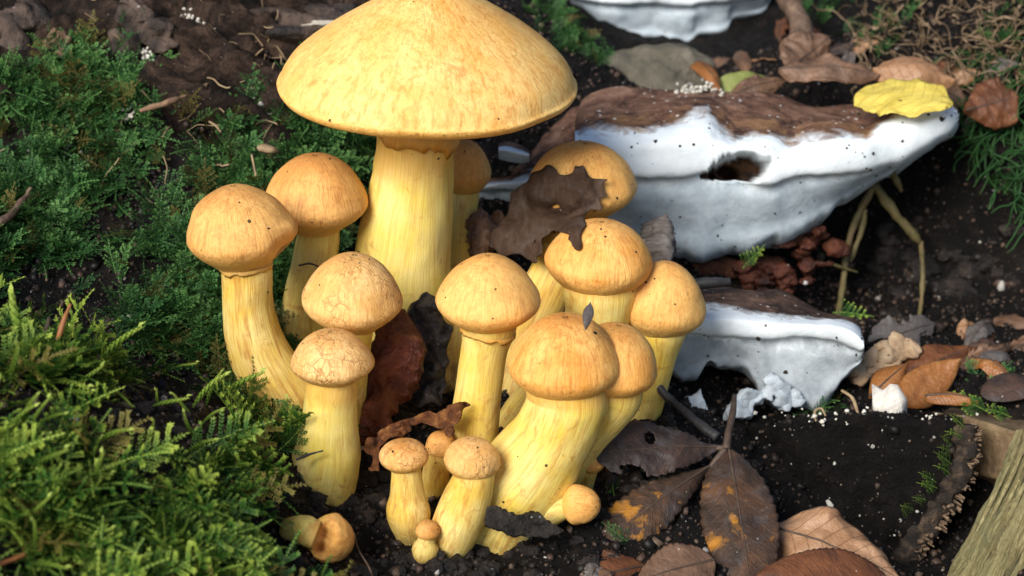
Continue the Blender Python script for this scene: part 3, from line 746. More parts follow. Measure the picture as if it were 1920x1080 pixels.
tag(mk('stone', V, F, simple_mat('stone_grey', [(0.085, 0.075, 0.055), (0.13, 0.115, 0.085), (0.19, 0.17, 0.13)], 0.8, 0.75, 0.3, 0.25, 3.0, speck=(1.9, 0.24, 0.3, (0.48, 0.46, 0.44)))), 'rounded grey brown stone behind the longest bracket', 'stone')

# ------------------------------------------------------------------ leaves
def leaf(name, label, base, tip, width, mat, normal=None, serr=(0, 0), curl=0.15, bend=0.1, ripple=0.05, prof='ovate', seed=1, parent=None, group=None, holes=(), rib=True, thick=0.02, petiole=None, nl=70, nw=22, cat='leaf', torn=0.0, fold=0.0):
    """base/tip: (px, py, d); width in px at that distance; curl: transverse, bend: lengthwise arch (fractions of the width / length)"""
    A, B = at(*base), at(*tip); L = np.linalg.norm(B - A); ax = (B - A) / L
    nrm = np.array(normal if normal is not None else -FW * 0.6 + np.array([0, 0, 0.6]), float)
    side = unit(np.cross(nrm, ax)); nrm = np.cross(ax, side)
    Wd = width * K * 0.5 * (base[2] + tip[2]) / 2
    u = np.linspace(0, 1, nl); w = np.linspace(-1, 1, nw)
    U, W = np.meshgrid(u, w, indexing='ij')
    if prof == 'ovate': pw = np.sin(np.pi * np.clip(u, 0, 1) ** 0.8) ** 0.75
    elif prof == 'obovate': pw = np.sin(np.pi * np.clip(u, 0, 1) ** 1.5) ** 0.75
    elif prof == 'lance': pw = np.sin(np.pi * u ** 0.9) ** 1.1
    elif prof == 'blunt': pw = np.clip(np.minimum(u * 2.2, 1), 0, 1) ** 0.8 * np.clip(np.minimum((1 - u) * 6, 1), 0, 1) ** 0.5
    elif prof == 'round': pw = np.sqrt(np.clip(1 - (2 * u - 1) ** 2, 0, 1))
    if serr[0]: pw = pw * (1 - serr[1] * ((u * serr[0]) % 1.0))
    pw = pw + 0.003
    edge = 1 + torn * fbm(np.stack([U.ravel() * 5, np.sign(W.ravel()) * 3, W.ravel() * 0], 1), 1.7, 4, seed).reshape(U.shape) * (np.abs(W) > 0.6)
    X = U * L; Y = W * Wd * pw[:, None] * edge
    Q = np.stack([X.ravel() / L * 3, Y.ravel() / Wd, 0 * X.ravel()], 1)
    Z = -curl * Wd * W ** 2 + fold * Wd * np.abs(W) * pw[:, None] + bend * L * np.sin(np.pi * U) + ripple * Wd * fbm(Q, 1.5, 3, seed).reshape(U.shape) * (0.4 + np.abs(W))
    V = A + X.reshape(-1, 1) * ax + Y.reshape(-1, 1) * side + Z.reshape(-1, 1) * nrm
    F = gridF(nl, nw)
    if holes or torn:
        fu, fw = U.ravel()[F].mean(1), W.ravel()[F].mean(1)
        keep = np.ones(len(F), bool)
        ns = fbm(np.stack([fu * 9, fw * 4, 0 * fu], 1), 1.4, 3, seed + 4)
        for (hu, hw, ru, rw) in holes:
            keep &= ((fu - hu) / ru) ** 2 + ((fw - hw) / rw) ** 2 + 0.5 * ns > 1
        F = F[keep]
        used = np.unique(F); mp = np.full(len(V), -1); mp[used] = np.arange(len(used))
        F = mp[F]; Uv, Wv = U.ravel()[used], W.ravel()[used]; Vk = V[used]
    else: Uv, Wv, Vk = U.ravel(), W.ravel(), V
    root = None
    if parent is None:
        root = empty(name, A, label, cat, group); par = root
    else: par = parent
    bl = mk('blade' if parent is None else name, Vk, F, mat, par, {'u': Uv, 'w': Wv})
    solidify(bl, thick)
    if rib:
        mid = V.reshape(nl, nw, 3)[:, nw // 2 - 1:nw // 2 + 1].mean(1)[: int(nl * 0.96)]
        q = np.linspace(0, 1, len(mid))
        Vt, Ft, At = tube(mid[::2] + nrm * 0.01, (0.045 * (1 - 0.75 * q))[::2], 6)
        rb = mk('midrib', Vt, Ft, RIB, bl if parent is not None else par, At) if parent is None else mk('midrib', Vt, Ft, RIB, bl, At)
    if petiole:
        Vt, Ft, At = ptube(petiole, 16, 8, noise=0.1)
        mk('petiole', Vt, Ft, RIB, par, At)
    return root or bl

RIB = simple_mat('midrib_brown', [(0.035, 0.022, 0.016), (0.10, 0.065, 0.045)], 2.0, 0.6, 0.4, 0.02, 8.0)
L_YEL = leaf_material('leaf_yellow', [(0.74, 0.56, 0.08), (0.82, 0.68, 0.16)], rough=0.5, trans=0.25, vein=(0.48, 0.32, 0.04), veins=9, veinmix=0.5)
L_DARK = leaf_material('leaf_dark_wet', [(0.022, 0.015, 0.014), (0.050, 0.033, 0.028), (0.105, 0.056, 0.038)], rough=0.48, spec=0.28, grey=0.3)
L_SPOT = leaf_material('leaf_orange_spots', [(0.022, 0.015, 0.012), (0.055, 0.033, 0.023), (0.12, 0.056, 0.026)], spot=(0.42, 0.18, 0.022), rough=0.5, spec=0.25, grey=0.2)
L_BEECH = leaf_material('leaf_beech_tan', [(0.24, 0.115, 0.050), (0.36, 0.19, 0.095), (0.44, 0.26, 0.15)], rough=0.35, spec=0.5, vein=(0.12, 0.05, 0.02), veins=9, veinmix=0.5)
L_RUST = leaf_material('leaf_rust', [(0.055, 0.022, 0.012), (0.14, 0.050, 0.020), (0.23, 0.085, 0.030)], rough=0.5)
L_BROWN = leaf_material('leaf_brown', [(0.070, 0.040, 0.026), (0.155, 0.085, 0.050), (0.25, 0.14, 0.085)], rough=0.45, spec=0.45)
L_GLOSS = leaf_material('leaf_glossy_orange', [(0.17, 0.060, 0.014), (0.30, 0.115, 0.030), (0.40, 0.19, 0.07)], rough=0.3, spec=0.5, veinmix=0.15)
L_GREEN = leaf_material('leaf_pale_green', [(0.22, 0.26, 0.06), (0.34, 0.36, 0.12)], trans=0.2, vein=(0.14, 0.18, 0.04), veinmix=0.2)
L_GREY = leaf_material('leaf_grey_torn', [(0.055, 0.045, 0.040), (0.13, 0.11, 0.10), (0.22, 0.20, 0.185)], rough=0.55, veinmix=0.2)

leaf('yellow_leaf', 'yellow oval leaf lying on the tip of the longest bracket', (1776, 196, 66.6), (1612, 170, 69.4), 128, L_YEL, (0.05, -0.45, 0.9), curl=0.05, bend=0.03, ripple=0.10, prof='round', torn=0.14, rib=False, seed=3, holes=((0.42, 0.35, 0.015, 0.05),), thick=0.025)
cl = empty('compound_leaf', at(1360, 842, 58.6), 'dark wet compound leaf with three toothed leaflets spread on the soil', 'leaf')
TOC = -FW * 0.75 + np.array([0, 0, 0.5])
leaf('leaflet', None, (1358, 838, 58.7), (1112, 850, 57.2), 122, L_DARK, TOC, (16, 0.10), curl=0.10, bend=0.05, ripple=0.10, prof='obovate', seed=7, parent=cl, holes=((0.57, -0.42, 0.035, 0.22), (0.74, 1.0, 0.085, 0.50)), torn=0.10)
leaf('leaflet', None, (1340, 868, 58.5), (1112, 1032, 56.2), 104, L_SPOT, TOC, (15, 0.12), curl=0.25, bend=0.06, ripple=0.08, prof='obovate', seed=17, parent=cl)
leaf('leaflet', None, (1366, 838, 58.6), (1416, 1165, 55.0), 150, L_SPOT, TOC, (17, 0.08), curl=0.18, bend=0.04, ripple=0.08, prof='ovate', seed=27, parent=cl)
for nm, pts in (('petiole', [(1362, 842, 58.5, 16), (1366, 810, 58.8, 13), (1374, 775, 59.6, 12), (1377, 742, 60.4, 10)]), ('leaflet_stalk', [(1360, 842, 58.5, 13), (1340, 866, 58.4, 11), (1322, 892, 58.3, 9)]),
                ('leaflet_stalk', [(1362, 840, 58.5, 12), (1345, 840, 58.6, 10), (1325, 840, 58.6, 8)])):
    V, F, A = ptube(pts, 16, 8, noise=0.12); mk(nm, V, F, RIB, cl, A)
leaf('beech_leaf', 'pale tan wavy beech leaf tucked beneath the compound leaf', (1440, 985, 57.6), (1692, 1090, 56.6), 150, L_BEECH, (0.1, -0.55, 0.7), curl=0.30, bend=0.10, ripple=0.22, prof='ovate', seed=31)
leaf('rust_leaf', 'rust brown toothed leaf lying under the pale beech leaf', (1690, 1120, 55.6), (1420, 1078, 55.0), 170, L_RUST, (0, -0.5, 0.85), (22, 0.05), curl=0.12, bend=0.05, ripple=0.06, seed=37)
leaf('brown_leaf', 'brown leaf with pale tip below the compound leaf stalks', (1340, 1050, 55.6), (1195, 1090, 54.6), 110, L_BROWN, (0, -0.6, 0.8), (12, 0.08), curl=0.10, bend=0.05, seed=41)
leaf('brown_leaf', 'dark brown leaf fragment on soil at the foot of the leaning mushroom', (1215, 1060, 55.9), (1075, 1098, 54.6), 80, L_RUST, (0, -0.55, 0.8), (9, 0.1), curl=0.2, bend=0.06, seed=43)
# litter beyond the log, right
leaf('oak_leaf', 'glossy orange brown curled leaf on the litter behind the pale log', (1690, 752, 63.6), (1802, 672, 64.6), 78, L_GLOSS, (-0.2, -0.8, 0.5), curl=0.35, bend=-0.06, ripple=0.1, seed=51, rib=False)
leaf('oak_leaf', 'small pointed orange leaf beside the white chip', (1632, 742, 64.0), (1704, 678, 64.6), 56, L_GLOSS, (-0.3, -0.8, 0.5), curl=0.5, bend=0.06, seed=53, prof='lance')
leaf('oak_leaf', 'dull reddish leaf behind the glossy orange leaves', (1692, 712, 65.4), (1822, 652, 66.6), 80, L_RUST, (0.1, -0.6, 0.7), curl=0.3, bend=0.10, ripple=0.15, seed=57)
leaf('oak_leaf', 'twisted brown leaf strip against the dark hollow', (1822, 668, 66.0), (1906, 722, 64.8), 46, L_GLOSS, (0.3, -0.6, 0.7), curl=0.7, bend=0.16, ripple=0.3, seed=59)
leaf('oak_leaf', 'pale frayed leaf beneath the twisted brown strip', (1800, 690, 66.0), (1902, 648, 67.4), 40, L_BROWN, (0.1, -0.6, 0.7), curl=0.4, ripple=0.4, torn=0.4, seed=61)
leaf('oak_leaf', 'orange lipped leaf edge over the log top', (1735, 742, 63.2), (1836, 752, 62.8), 36, L_GLOSS, (0, -0.3, 0.9), curl=0.6, bend=0.10, seed=63)
leaf('oak_leaf', 'purplish brown flat leaf on the litter right of the mossy sprig', (1840, 740, 64.2), (1960, 720, 64.8), 70, L_DARK, (0, -0.35, 0.9), curl=0.1, seed=67)
leaf('torn_leaf', 'grey splintered leaf at the foot of the dark hollow', (1625, 650, 67.6), (1756, 606, 69.4), 60, L_GREY, (0.0, -0.8, 0.6), curl=0.1, torn=0.5, seed=71)
# litter above the bracket
leaf('brown_leaf', 'upright dark brown leaf at the foot of the stick', (1480, 130, 72.0), (1560, 66, 73.2), 96, L_BROWN, (0.1, -0.9, 0.3), curl=0.3, bend=-0.05, ripple=0.2, seed=81)
leaf('brown_leaf', 'long dark leaf with pale edge above the bracket', (1460, 128, 71.2), (1650, 142, 71.0), 64, L_BROWN, (0, -0.5, 0.8), curl=0.25, bend=0.08, ripple=0.25, seed=83)
leaf('brown_leaf', 'arched pale brown leaf behind the yellow leaf', (1636, 128, 71.2), (1794, 152, 70.6), 74, L_BEECH, (0.0, -0.6, 0.8), curl=0.5, bend=0.16, ripple=0.2, seed=85, rib=False)
leaf('brown_leaf', 'square dark brown leaf beyond the bracket tip', (1812, 206, 70.6), (1910, 180, 71.0), 96, L_RUST, (0.0, -0.8, 0.5), curl=0.25, bend=-0.05, ripple=0.15, prof='blunt', seed=87)
leaf('brown_leaf', 'thin rust coloured leaf leaning on the stone', (1290, 110, 76.0), (1352, 168, 73.2), 40, L_GLOSS, (0.2, -0.7, 0.5), curl=0.4, seed=89)
leaf('brown_leaf', 'folded brown leaf behind the bracket top', (1370, 180, 72.6), (1475, 150, 73.2), 50, L_BROWN, (0, -0.6, 0.7), curl=0.4, bend=0.1, ripple=0.2, seed=91)
leaf('green_leaf', 'pale green leaf scrap between stone and dark leaf', (1335, 168, 74.0), (1440, 146, 74.6), 46, L_GREEN, (0, -0.5, 0.8), curl=0.1, seed=93, rib=False)
# scraps among the stems
leaf('leaf_scrap', 'crumpled brown leaf scrap beside the half hidden small mushroom', (905, 490, 64.0), (900, 385, 64.4), 62, L_BROWN, -FW, curl=0.5, bend=0.1, ripple=0.5, torn=0.4, seed=95, rib=False)
leaf('leaf_scrap', 'pale papery leaf scrap behind the torn dark leaf', (915, 455, 65.2), (935, 392, 65.6), 52, L_BEECH, -FW, curl=0.3, ripple=0.5, torn=0.4, seed=96, rib=False)
leaf('leaf_scrap', 'curled grey leaf cone in front of the longest bracket', (1254, 496, 62.6), (1248, 402, 63.4), 78, L_GREY, -FW + np.array([0.5, 0, 0]), curl=0.9, bend=0.06, ripple=0.3, torn=0.35, prof='blunt', seed=97, rib=False)
leaf('husk', 'grey seed husk stuck on the broad front cap', (1098, 617, 53.55), (1107, 566, 54.5), 20, L_GREY, -FW + np.array([0, 0, 0.4]), curl=0.3, prof='lance', seed=99, nl=24, nw=8, rib=False, cat='seed husk')

# more litter, right-hand side
_r = np.random.default_rng(66); _k = 0
LIT = (('litter leaf beyond the pale log', 1850, 640, 60, 40, 8), ('litter leaf on the dark floor behind the longest bracket', 1480, 110, 130, 40, 9), ('litter leaf under the tangled roots', 1800, 150, 80, 40, 5), ('litter leaf lying by the bottom leaves', 1250, 1060, 140, 30, 6))
for lab, cx, cy, rx, ry, m_ in LIT:
    for _ in range(m_):
        x, y = cx + rx * _r.uniform(-1, 1), cy + ry * _r.uniform(-1, 1); a = _r.uniform(0, 6.28); l = _r.uniform(45, 95)
        x2, y2 = x + l * math.cos(a), y - 0.55 * l * math.sin(a)
        cu, tn = _r.uniform(0.1, 0.7), _r.uniform(0, 0.4)
        ad = ('curled ' if cu > 0.42 else 'flattish ') + ('ragged ' if tn > 0.2 else '') + ('brown', 'rust red', 'grey', 'blackish', 'pale tan')[_k % 5]
        leaf('litter_leaf', ad + ' ' + lab, (x, y, gd(x, y) - 0.15), (x2, y2, gd(x2, y2) - _r.uniform(0.1, 0.6)), _r.uniform(28, 56), (L_BROWN, L_RUST, L_GREY, L_DARK, L_BEECH)[_k % 5], (_r.normal() * 0.3, -0.4, 0.8),
             curl=cu, bend=_r.uniform(-0.05, 0.15), ripple=_r.uniform(0.1, 0.4), torn=tn, seed=_k + 600, rib=_k % 2 == 0, group=lab.replace('leaf', 'leaves', 1), nl=36, nw=14)
        _k += 1

# torn leaf draped over two caps
from mathutils.bvhtree import BVHTree
def patch(name, outline, depth, mat, label, seed, step=4.0, lift=0.07, drape=(), ragged=10.0, thick=0.03, crumple=0.12, holes=0.35, cat='leaf', bevel=False):
    """torn sheet: outline in pixels fixes its extent, depth(px, py) where it hangs, drape objects it rests on"""
    O = np.array(outline, float)
    xs = np.arange(O[:, 0].min() - 10, O[:, 0].max() + 10, step); ys = np.arange(O[:, 1].min() - 10, O[:, 1].max() + 10, step)
    X, Y = np.meshgrid(xs, ys, indexing='ij'); sh = X.shape
    Q = np.stack([X.ravel(), Y.ravel(), 0 * X.ravel()], 1)
    xx = X.ravel() + ragged * fbm(Q, 0.035, 4, seed, 0.65); yy = Y.ravel() + ragged * fbm(Q, 0.035, 4, seed + 50, 0.65)
    ins = np.zeros(len(xx), bool); n = len(O)
    for i in range(n):
        x1, y1 = O[i]; x2, y2 = O[(i + 1) % n]
        c = ((y1 > yy) != (y2 > yy)) & (xx < (x2 - x1) * (yy - y1) / (y2 - y1 + 1e-9) + x1)
        ins ^= c
    if holes: ins &= fbm(Q, 0.05, 3, seed + 80) < 1.15 - holes
    D = np.array([depth(a, b) for a, b in zip(X.ravel(), Y.ravel())])
    trees = []
    for o in drape:
        me = o.data; mw = o.matrix_world
        trees.append(BVHTree.FromPolygons([(v.co / CM)[:] for v in me.vertices], [p.vertices[:] for p in me.polygons]))
    Dd = D.copy()
    for t, o in zip(trees, drape):
        o0 = ORIG[o.name]
        for k in range(len(D)):
            dr = FW + (X.ravel()[k] - 960) * K * RT + (540 - Y.ravel()[k]) * K * UPV
            h = t.ray_cast(Vector(CAM - o0), Vector(unit(dr)))
            if h[0] is not None: Dd[k] = min(Dd[k], (np.array(h[0]) + o0 - CAM) @ FW - lift)
    G = Dd.reshape(sh)
    for _ in range(14):
        S = G.copy(); S[1:-1, 1:-1] = 0.25 * (G[:-2, 1:-1] + G[2:, 1:-1] + G[1:-1, :-2] + G[1:-1, 2:])
        G = np.minimum(S, Dd.reshape(sh))
    D = G.ravel() - np.abs(crumple * fbm(Q, 0.03, 4, seed + 5))
    V = np.array([at(a, b, c) for a, b, c in zip(X.ravel(), Y.ravel(), D)])
    F = gridF(*sh); F = F[ins[F].all(1)]
    used = np.unique(F); mp = np.full(len(V), -1); mp[used] = np.arange(len(used))
    Fk = mp[F]; Vk = V[used]
    e = np.concatenate([Fk[:, [0, 1]], Fk[:, [1, 2]], Fk[:, [2, 3]], Fk[:, [3, 0]]]); es = np.sort(e, 1)
    _, inv, cnt = np.unique(es[:, 0] * 1000003 + es[:, 1], return_inverse=True, return_counts=True)
    be = es[cnt[inv] == 1]
    for _ in range(9):                                          # soften the torn outline
        acc = np.zeros_like(Vk); num = np.zeros(len(Vk))
        np.add.at(acc, be[:, 0], Vk[be[:, 1]]); np.add.at(acc, be[:, 1], Vk[be[:, 0]]); np.add.at(num, be.ravel(), 1)
        b = num > 0; Vk[b] = 0.5 * Vk[b] + 0.5 * acc[b] / num[b][:, None]
    o = mk(name, Vk, Fk, mat, attrs={'u': X.ravel()[used] / 200.0, 'w': Y.ravel()[used] / 200.0})
    solidify(o, thick)
    if bevel:
        m = o.modifiers.new('round', 'SUBSURF'); m.levels = m.render_levels = 1
    return tag(o, label, cat)
caps = {o.parent['label']: o for o in bpy.data.objects if o.name.startswith('cap') and o.parent}
c8 = next(o for l, o in caps.items() if 'torn dark dead leaf' in l); c9 = next(o for l, o in caps.items() if 'leaf tatter' in l)
L_TORN = leaf_material('leaf_torn_dark', [(0.028, 0.015, 0.009), (0.068, 0.040, 0.026), (0.12, 0.085, 0.065)], rough=0.7, spec=0.12, grey=0.15, veins=20, veinmix=0.15)
patch('torn_leaf', [(996, 322), (1030, 305), (1060, 322), (1096, 300), (1112, 322), (1156, 352), (1120, 372), (1132, 398), (1092, 412), (1104, 436), (1082, 470), (1060, 440), (1030, 452), (1000, 492), (950, 480), (915, 462), (944, 400), (958, 360)],
      lambda x, y: 62.2 + (1000 - x) * 0.012 + (y - 420) * -0.004, L_TORN, 'torn dark rotting leaf draped across a golden cap', 5, 3.5, 0.06, (c8, c9), 12.0, crumple=0.16, holes=0.2)
patch('leaf_scrap', [(690, 880), (684, 836), (720, 800), (780, 780), (836, 764), (850, 742), (884, 762), (866, 800), (846, 826), (800, 800), (740, 818), (716, 850), (712, 880)],
      lambda x, y: 57.0 + (y - 800) * -0.004 + 0.25 * math.sin(x * 0.05), simple_mat('dry_scrap', [(0.035, 0.012, 0.006), (0.15, 0.050, 0.014), (0.34, 0.15, 0.045)], 2.6, 0.5, 0.35, 0.35, 5.0),
      'curled dry orange brown scrap arching over the small button mushrooms', 9, 3.0, 0.05, (), 10.0, 0.03, 0.45, 0.15, 'scrap')
RED = simple_mat('shrivelled_red', [(0.025, 0.006, 0.004), (0.11, 0.022, 0.008), (0.24, 0.075, 0.022)], 1.1, 0.32, 0.4, 0.4, 2.2)
V, F, A = ptube([(742, 580, 59.6, 52), (738, 620, 59.4, 74), (742, 670, 59.2, 80), (724, 730, 59.1, 86), (700, 785, 59.0, 74), (692, 825, 59.4, 50)], 50, 36, noise=0.5, nscale=1.6, seed=77, flat=0.6)
tag(mk('shrivelled_mushroom', V, F, RED, None, A), 'shrivelled dark red old mushroom between the stems', 'mushroom')
CHIP = simple_mat('bark_black', [(0.010, 0.008, 0.007), (0.03, 0.024, 0.02), (0.06, 0.05, 0.04)], 1.8, 0.6, 0.3, 0.5, 4.0, speck=(5.0, 0.26, 0.3, (0.30, 0.32, 0.26)))
CHIP2 = simple_mat('leaf_matted_black', [(0.012, 0.009, 0.008), (0.035, 0.026, 0.022), (0.08, 0.062, 0.055)], 1.8, 0.5, 0.5, 0.3, 3.5, speck=(6.0, 0.2, 0.15, (0.3, 0.28, 0.26)))
ch = patch('bark_chip', [(905, 985), (912, 946), (945, 952), (975, 965), (1005, 958), (1030, 975), (1062, 995), (1040, 1012), (990, 1008), (950, 1004)],
      lambda x, y: 55.0 - (y - 950) * 0.004 + (x - 980) * 0.003, CHIP, 'black bark chip with a pale lichen rim leaning on the stem base', 13, 3.0, 0.05, (), 5.0, 0.14, 0.25, 0.0, 'bark')

patch('dead_leaf', [(768, 566), (800, 538), (838, 585), (848, 640), (842, 722), (818, 768), (772, 765), (742, 748), (762, 680), (774, 620)],
      lambda x, y: 60.3 - (y - 650) * 0.003 + 0.5 * ((x - 795) / 50) ** 2, CHIP2, 'dark matted dead leaf wedged upright between the stems', 33, 3.5, 0.05, (), 9.0, 0.05, 0.55, 0.0)
patch('fungus_lobe', [(1418, 700), (1436, 716), (1426, 732), (1398, 728), (1374, 742), (1354, 758), (1352, 776), (1362, 790), (1380, 782), (1402, 788), (1414, 770), (1428, 752), (1450, 752), (1468, 772), (1482, 762), (1500, 768), (1520, 752), (1480, 715), (1445, 696)],
      lambda x, y: 63.1 + 0.005 * (x - 1400), LOBE, 'knobbly white lobe hanging below the lower bracket', 41, 3.0, 0.05, (), 9.0, 0.34, 0.16, 0.0, 'fungus', True)
patch('fungus_lobe', [(1284, 736), (1310, 726), (1324, 748), (1334, 780), (1322, 782), (1308, 766), (1290, 768), (1280, 752)],
      lambda x, y: 63.0, LOBE, 'small white fungus lobe in the dark gap under the lower bracket', 43, 3.0, 0.05, (), 7.0, 0.2, 0.1, 0.0, 'fungus', True)
patch('wood_chip', [(1586, 726), (1598, 684), (1640, 640), (1680, 628), (1728, 652), (1724, 668), (1684, 690), (1650, 702), (1612, 728)],
      lambda x, y: 65.6 - (y - 680) * 0.012, simple_mat('wood_chip_pale', [(0.20, 0.12, 0.06), (0.40, 0.27, 0.16), (0.50, 0.37, 0.24)], 1.4, 0.75, 0.3, 0.12, 4.0, speck=(5.0, 0.2, 0.2, (0.05, 0.03, 0.02))), 'pale straw coloured wood chip beside the lower bracket tip', 47, 3.5, 0.05, (), 6.0, 0.25, 0.3, 0.0, 'wood')

# ------------------------------------------------------------------ log and block on the right
DARKWOOD = M('charred_wood', 0.65, 0.15); _P = DARKWOOD.cm()
_n = DARKWOOD.noise(_P, 1.4, 7, 0.7, 0.4)
_c = DARKWOOD.ramp(_n, [(0.3, (0.002, 0.0016, 0.0014)), (0.55, (0.006, 0.0045, 0.004)), (0.75, (0.018, 0.013, 0.010))])
_c = DARKWOOD.mix(DARKWOOD.specks(_P, 3.4, 0.24, 0.30), _c, (0.45, 0.43, 0.38))
_c = DARKWOOD.mix(DARKWOOD.specks(_P, 7.5, 0.25, 0.14), _c, (0.25, 0.20, 0.15))
DARKWOOD.set('Base Color', _c); DARKWOOD.bump(_n, 0.6, 0.9); DARKWOOD.bump(DARKWOOD.noise(_P, 8.0, 5, 0.7), 0.1, 0.9); DARKWOOD = DARKWOOD.m
PALEWOOD = M('pale_algae_wood', 0.6, 0.4); _P = PALEWOOD.cm()
_q = PALEWOOD.vadd(PALEWOOD.vmul(PALEWOOD.attr('grain', True), (5.0, 1.0, 3.0)), PALEWOOD.vmul(PALEWOOD.noise(_P, 0.9, 4, 0.6, 0, True), (1.6, 1.6, 1.6)))
_n = PALEWOOD.noise(_q, 1.0, 9, 0.76, 1.2); _g = PALEWOOD.noise(_P, 0.7, 4, 0.6, 0.4)
_c = PALEWOOD.ramp(_n, [(0.34, (0.03, 0.026, 0.014)), (0.46, (0.20, 0.16, 0.065)), (0.60, (0.40, 0.34, 0.16)), (0.70, (0.55, 0.50, 0.30))])
_c = PALEWOOD.mix(PALEWOOD.ramp(_g, [(0.48, 0.0), (0.66, 0.5)]), _c, (0.15, 0.16, 0.075))
_c = PALEWOOD.mix(PALEWOOD.specks(_P, 5.0, 0.22, 0.12), _c, (0.03, 0.025, 0.02))
PALEWOOD.set('Base Color', _c); PALEWOOD.bump(_n, 0.25, 0.9); PALEWOOD = PALEWOOD.m
TOPWOOD = simple_mat('brown_log_top', [(0.07, 0.045, 0.025), (0.16, 0.105, 0.055), (0.24, 0.17, 0.09)], 1.1, 0.65, 0.35, 0.12, 4.0, speck=(6.0, 0.2, 0.2, (0.03, 0.02, 0.015)))
BARK = simple_mat('bark_edge', [(0.008, 0.006, 0.005), (0.028, 0.020, 0.015), (0.10, 0.066, 0.042)], 2.4, 0.65, 0.3, 0.35, 4.0)

def loft(sections, nu, nv, amp, scale, seed, closed=True):
    """sections: list of closed rings of (px, py, d)"""
    R_ = np.array([[at(*p) for p in s] for s in sections])
    def dens(r):
        out = []
        k = nv // len(r)
        for i in range(len(r)):
            t = np.linspace(0, 1, k, endpoint=False)[:, None]; out.append(r[i] * (1 - t) + r[(i + 1) % len(r)] * t)
        return np.vstack(out)
    D = np.array([dens(r) for r in R_]); n2 = D.shape[1]
    G = np.empty((nu, n2, 3)); t = np.linspace(0, len(D) - 1, nu)
    for a in range(nu):
        i = min(int(t[a]), len(D) - 2); f = t[a] - i; G[a] = D[i] * (1 - f) + D[i + 1] * f
    V = G.reshape(-1, 3); c = np.repeat(G.mean(1), n2, 0); o = V - c; o /= np.linalg.norm(o, axis=1)[:, None] + 1e-6
    V = V + o * (amp * fbm(V, scale, 4, seed))[:, None]
    V = np.vstack([V, V[:n2].mean(0), V[-n2:].mean(0)]); k = nu * n2; j = np.arange(n2); j2 = (j + 1) % n2
    gr = np.stack([np.tile(np.abs(np.linspace(-1, 1, n2)) * 6, nu), np.zeros(nu * n2), np.repeat(np.linspace(0, 1, nu), n2)], 1)
    LOFT_A['grain'] = np.vstack([gr, gr[:1], gr[-1:]])
    return V, [gridF(nu, n2, True), np.concatenate([np.stack([np.full(n2, k), j2, j], 1), np.stack([np.full(n2, k + 1), (nu - 1) * n2 + j, (nu - 1) * n2 + j2], 1)])]

LOFT_A = {}
blk = empty('rotten_block', at(1600, 1040, 62.8), 'black speckled block of rotten wood with a flaky bark edge', 'wood')
V, F = loft([[(1405, 806, 62.6), (1415, 780, 64.5), (1440, 960, 66.5), (1430, 985, 63.2)], [(1500, 792, 61.8), (1500, 770, 64.5), (1520, 990, 66.5), (1520, 1030, 62.6)], [(1620, 786, 61.2), (1620, 766, 64.2), (1600, 1030, 66), (1600, 1060, 62.2)],
             [(1720, 786, 60.9), (1715, 768, 64.0), (1660, 1060, 65), (1650, 1085, 61.8)], [(1808, 800, 60.7), (1800, 778, 63.0), (1690, 1100, 64), (1680, 1120, 61.4)]], 70, 100, 0.22, 1.1, 3)
mk('block_body', V, F, DARKWOOD, blk)
_r = np.random.default_rng(15); pk = _r.choice(len(V) - 2, 900)
W, Fq, _t, _rd = scatter([ico_lump(q) for q in range(5)], V[pk] + 0.03 * _r.normal(size=(900, 3)), rand_rot(_r, 900), np.minimum(0.035 * np.exp(_r.normal(0, 0.7, 900)), 0.17), _r)
bg = M('block_grit', 0.6, 0.25); bg.set('Base Color', bg.ramp(bg.attr('rnd'), [(0.0, (0.005, 0.004, 0.004)), (0.7, (0.02, 0.015, 0.012)), (0.85, (0.10, 0.07, 0.05)), (0.92, (0.42, 0.40, 0.36))]))
tag(mk('grit', W, Fq, bg.m, blk, {'rnd': _rd}, False), kind='stuff')
edge = [(1808, 796, 60.75, 36), (1808, 850, 60.8, 42), (1786, 910, 60.95, 46), (1748, 970, 61.1, 46), (1708, 1030, 61.2, 44), (1664, 1110, 61.4, 48)]
V, F, A = ptube(edge, 90, 28, noise=0.55, nscale=2.6, seed=9, flat=0.8)
mk('bark_edge', V, F, BARK, blk, A)
es = catmull(np.array([list(at(*p[:3])) + [p[3] * K * p[2] / 2] for p in edge]), 60)
fr = np.random.default_rng(5)
def flake_mesh():
    V = np.array([[-.5, 0, 0], [.5, 0, 0], [.42, 1, .08], [-.38, .9, .05], [-.5, 0, .22], [.5, 0, .22], [.40, .95, .2], [-.36, .85, .18]])
    return V, np.array([[0, 1, 2, 3], [7, 6, 5, 4], [0, 4, 5, 1], [1, 5, 6, 2], [2, 6, 7, 3], [3, 7, 4, 0]])
fV, fF = flake_mesh(); fme = mesh_data('bark_flake', fV, fF, simple_mat('flake_tan', [(0.05, 0.03, 0.02), (0.20, 0.13, 0.08), (0.36, 0.25, 0.15)], 2.5, 0.65, 0.3, 0.1, 5.0), smooth=False)
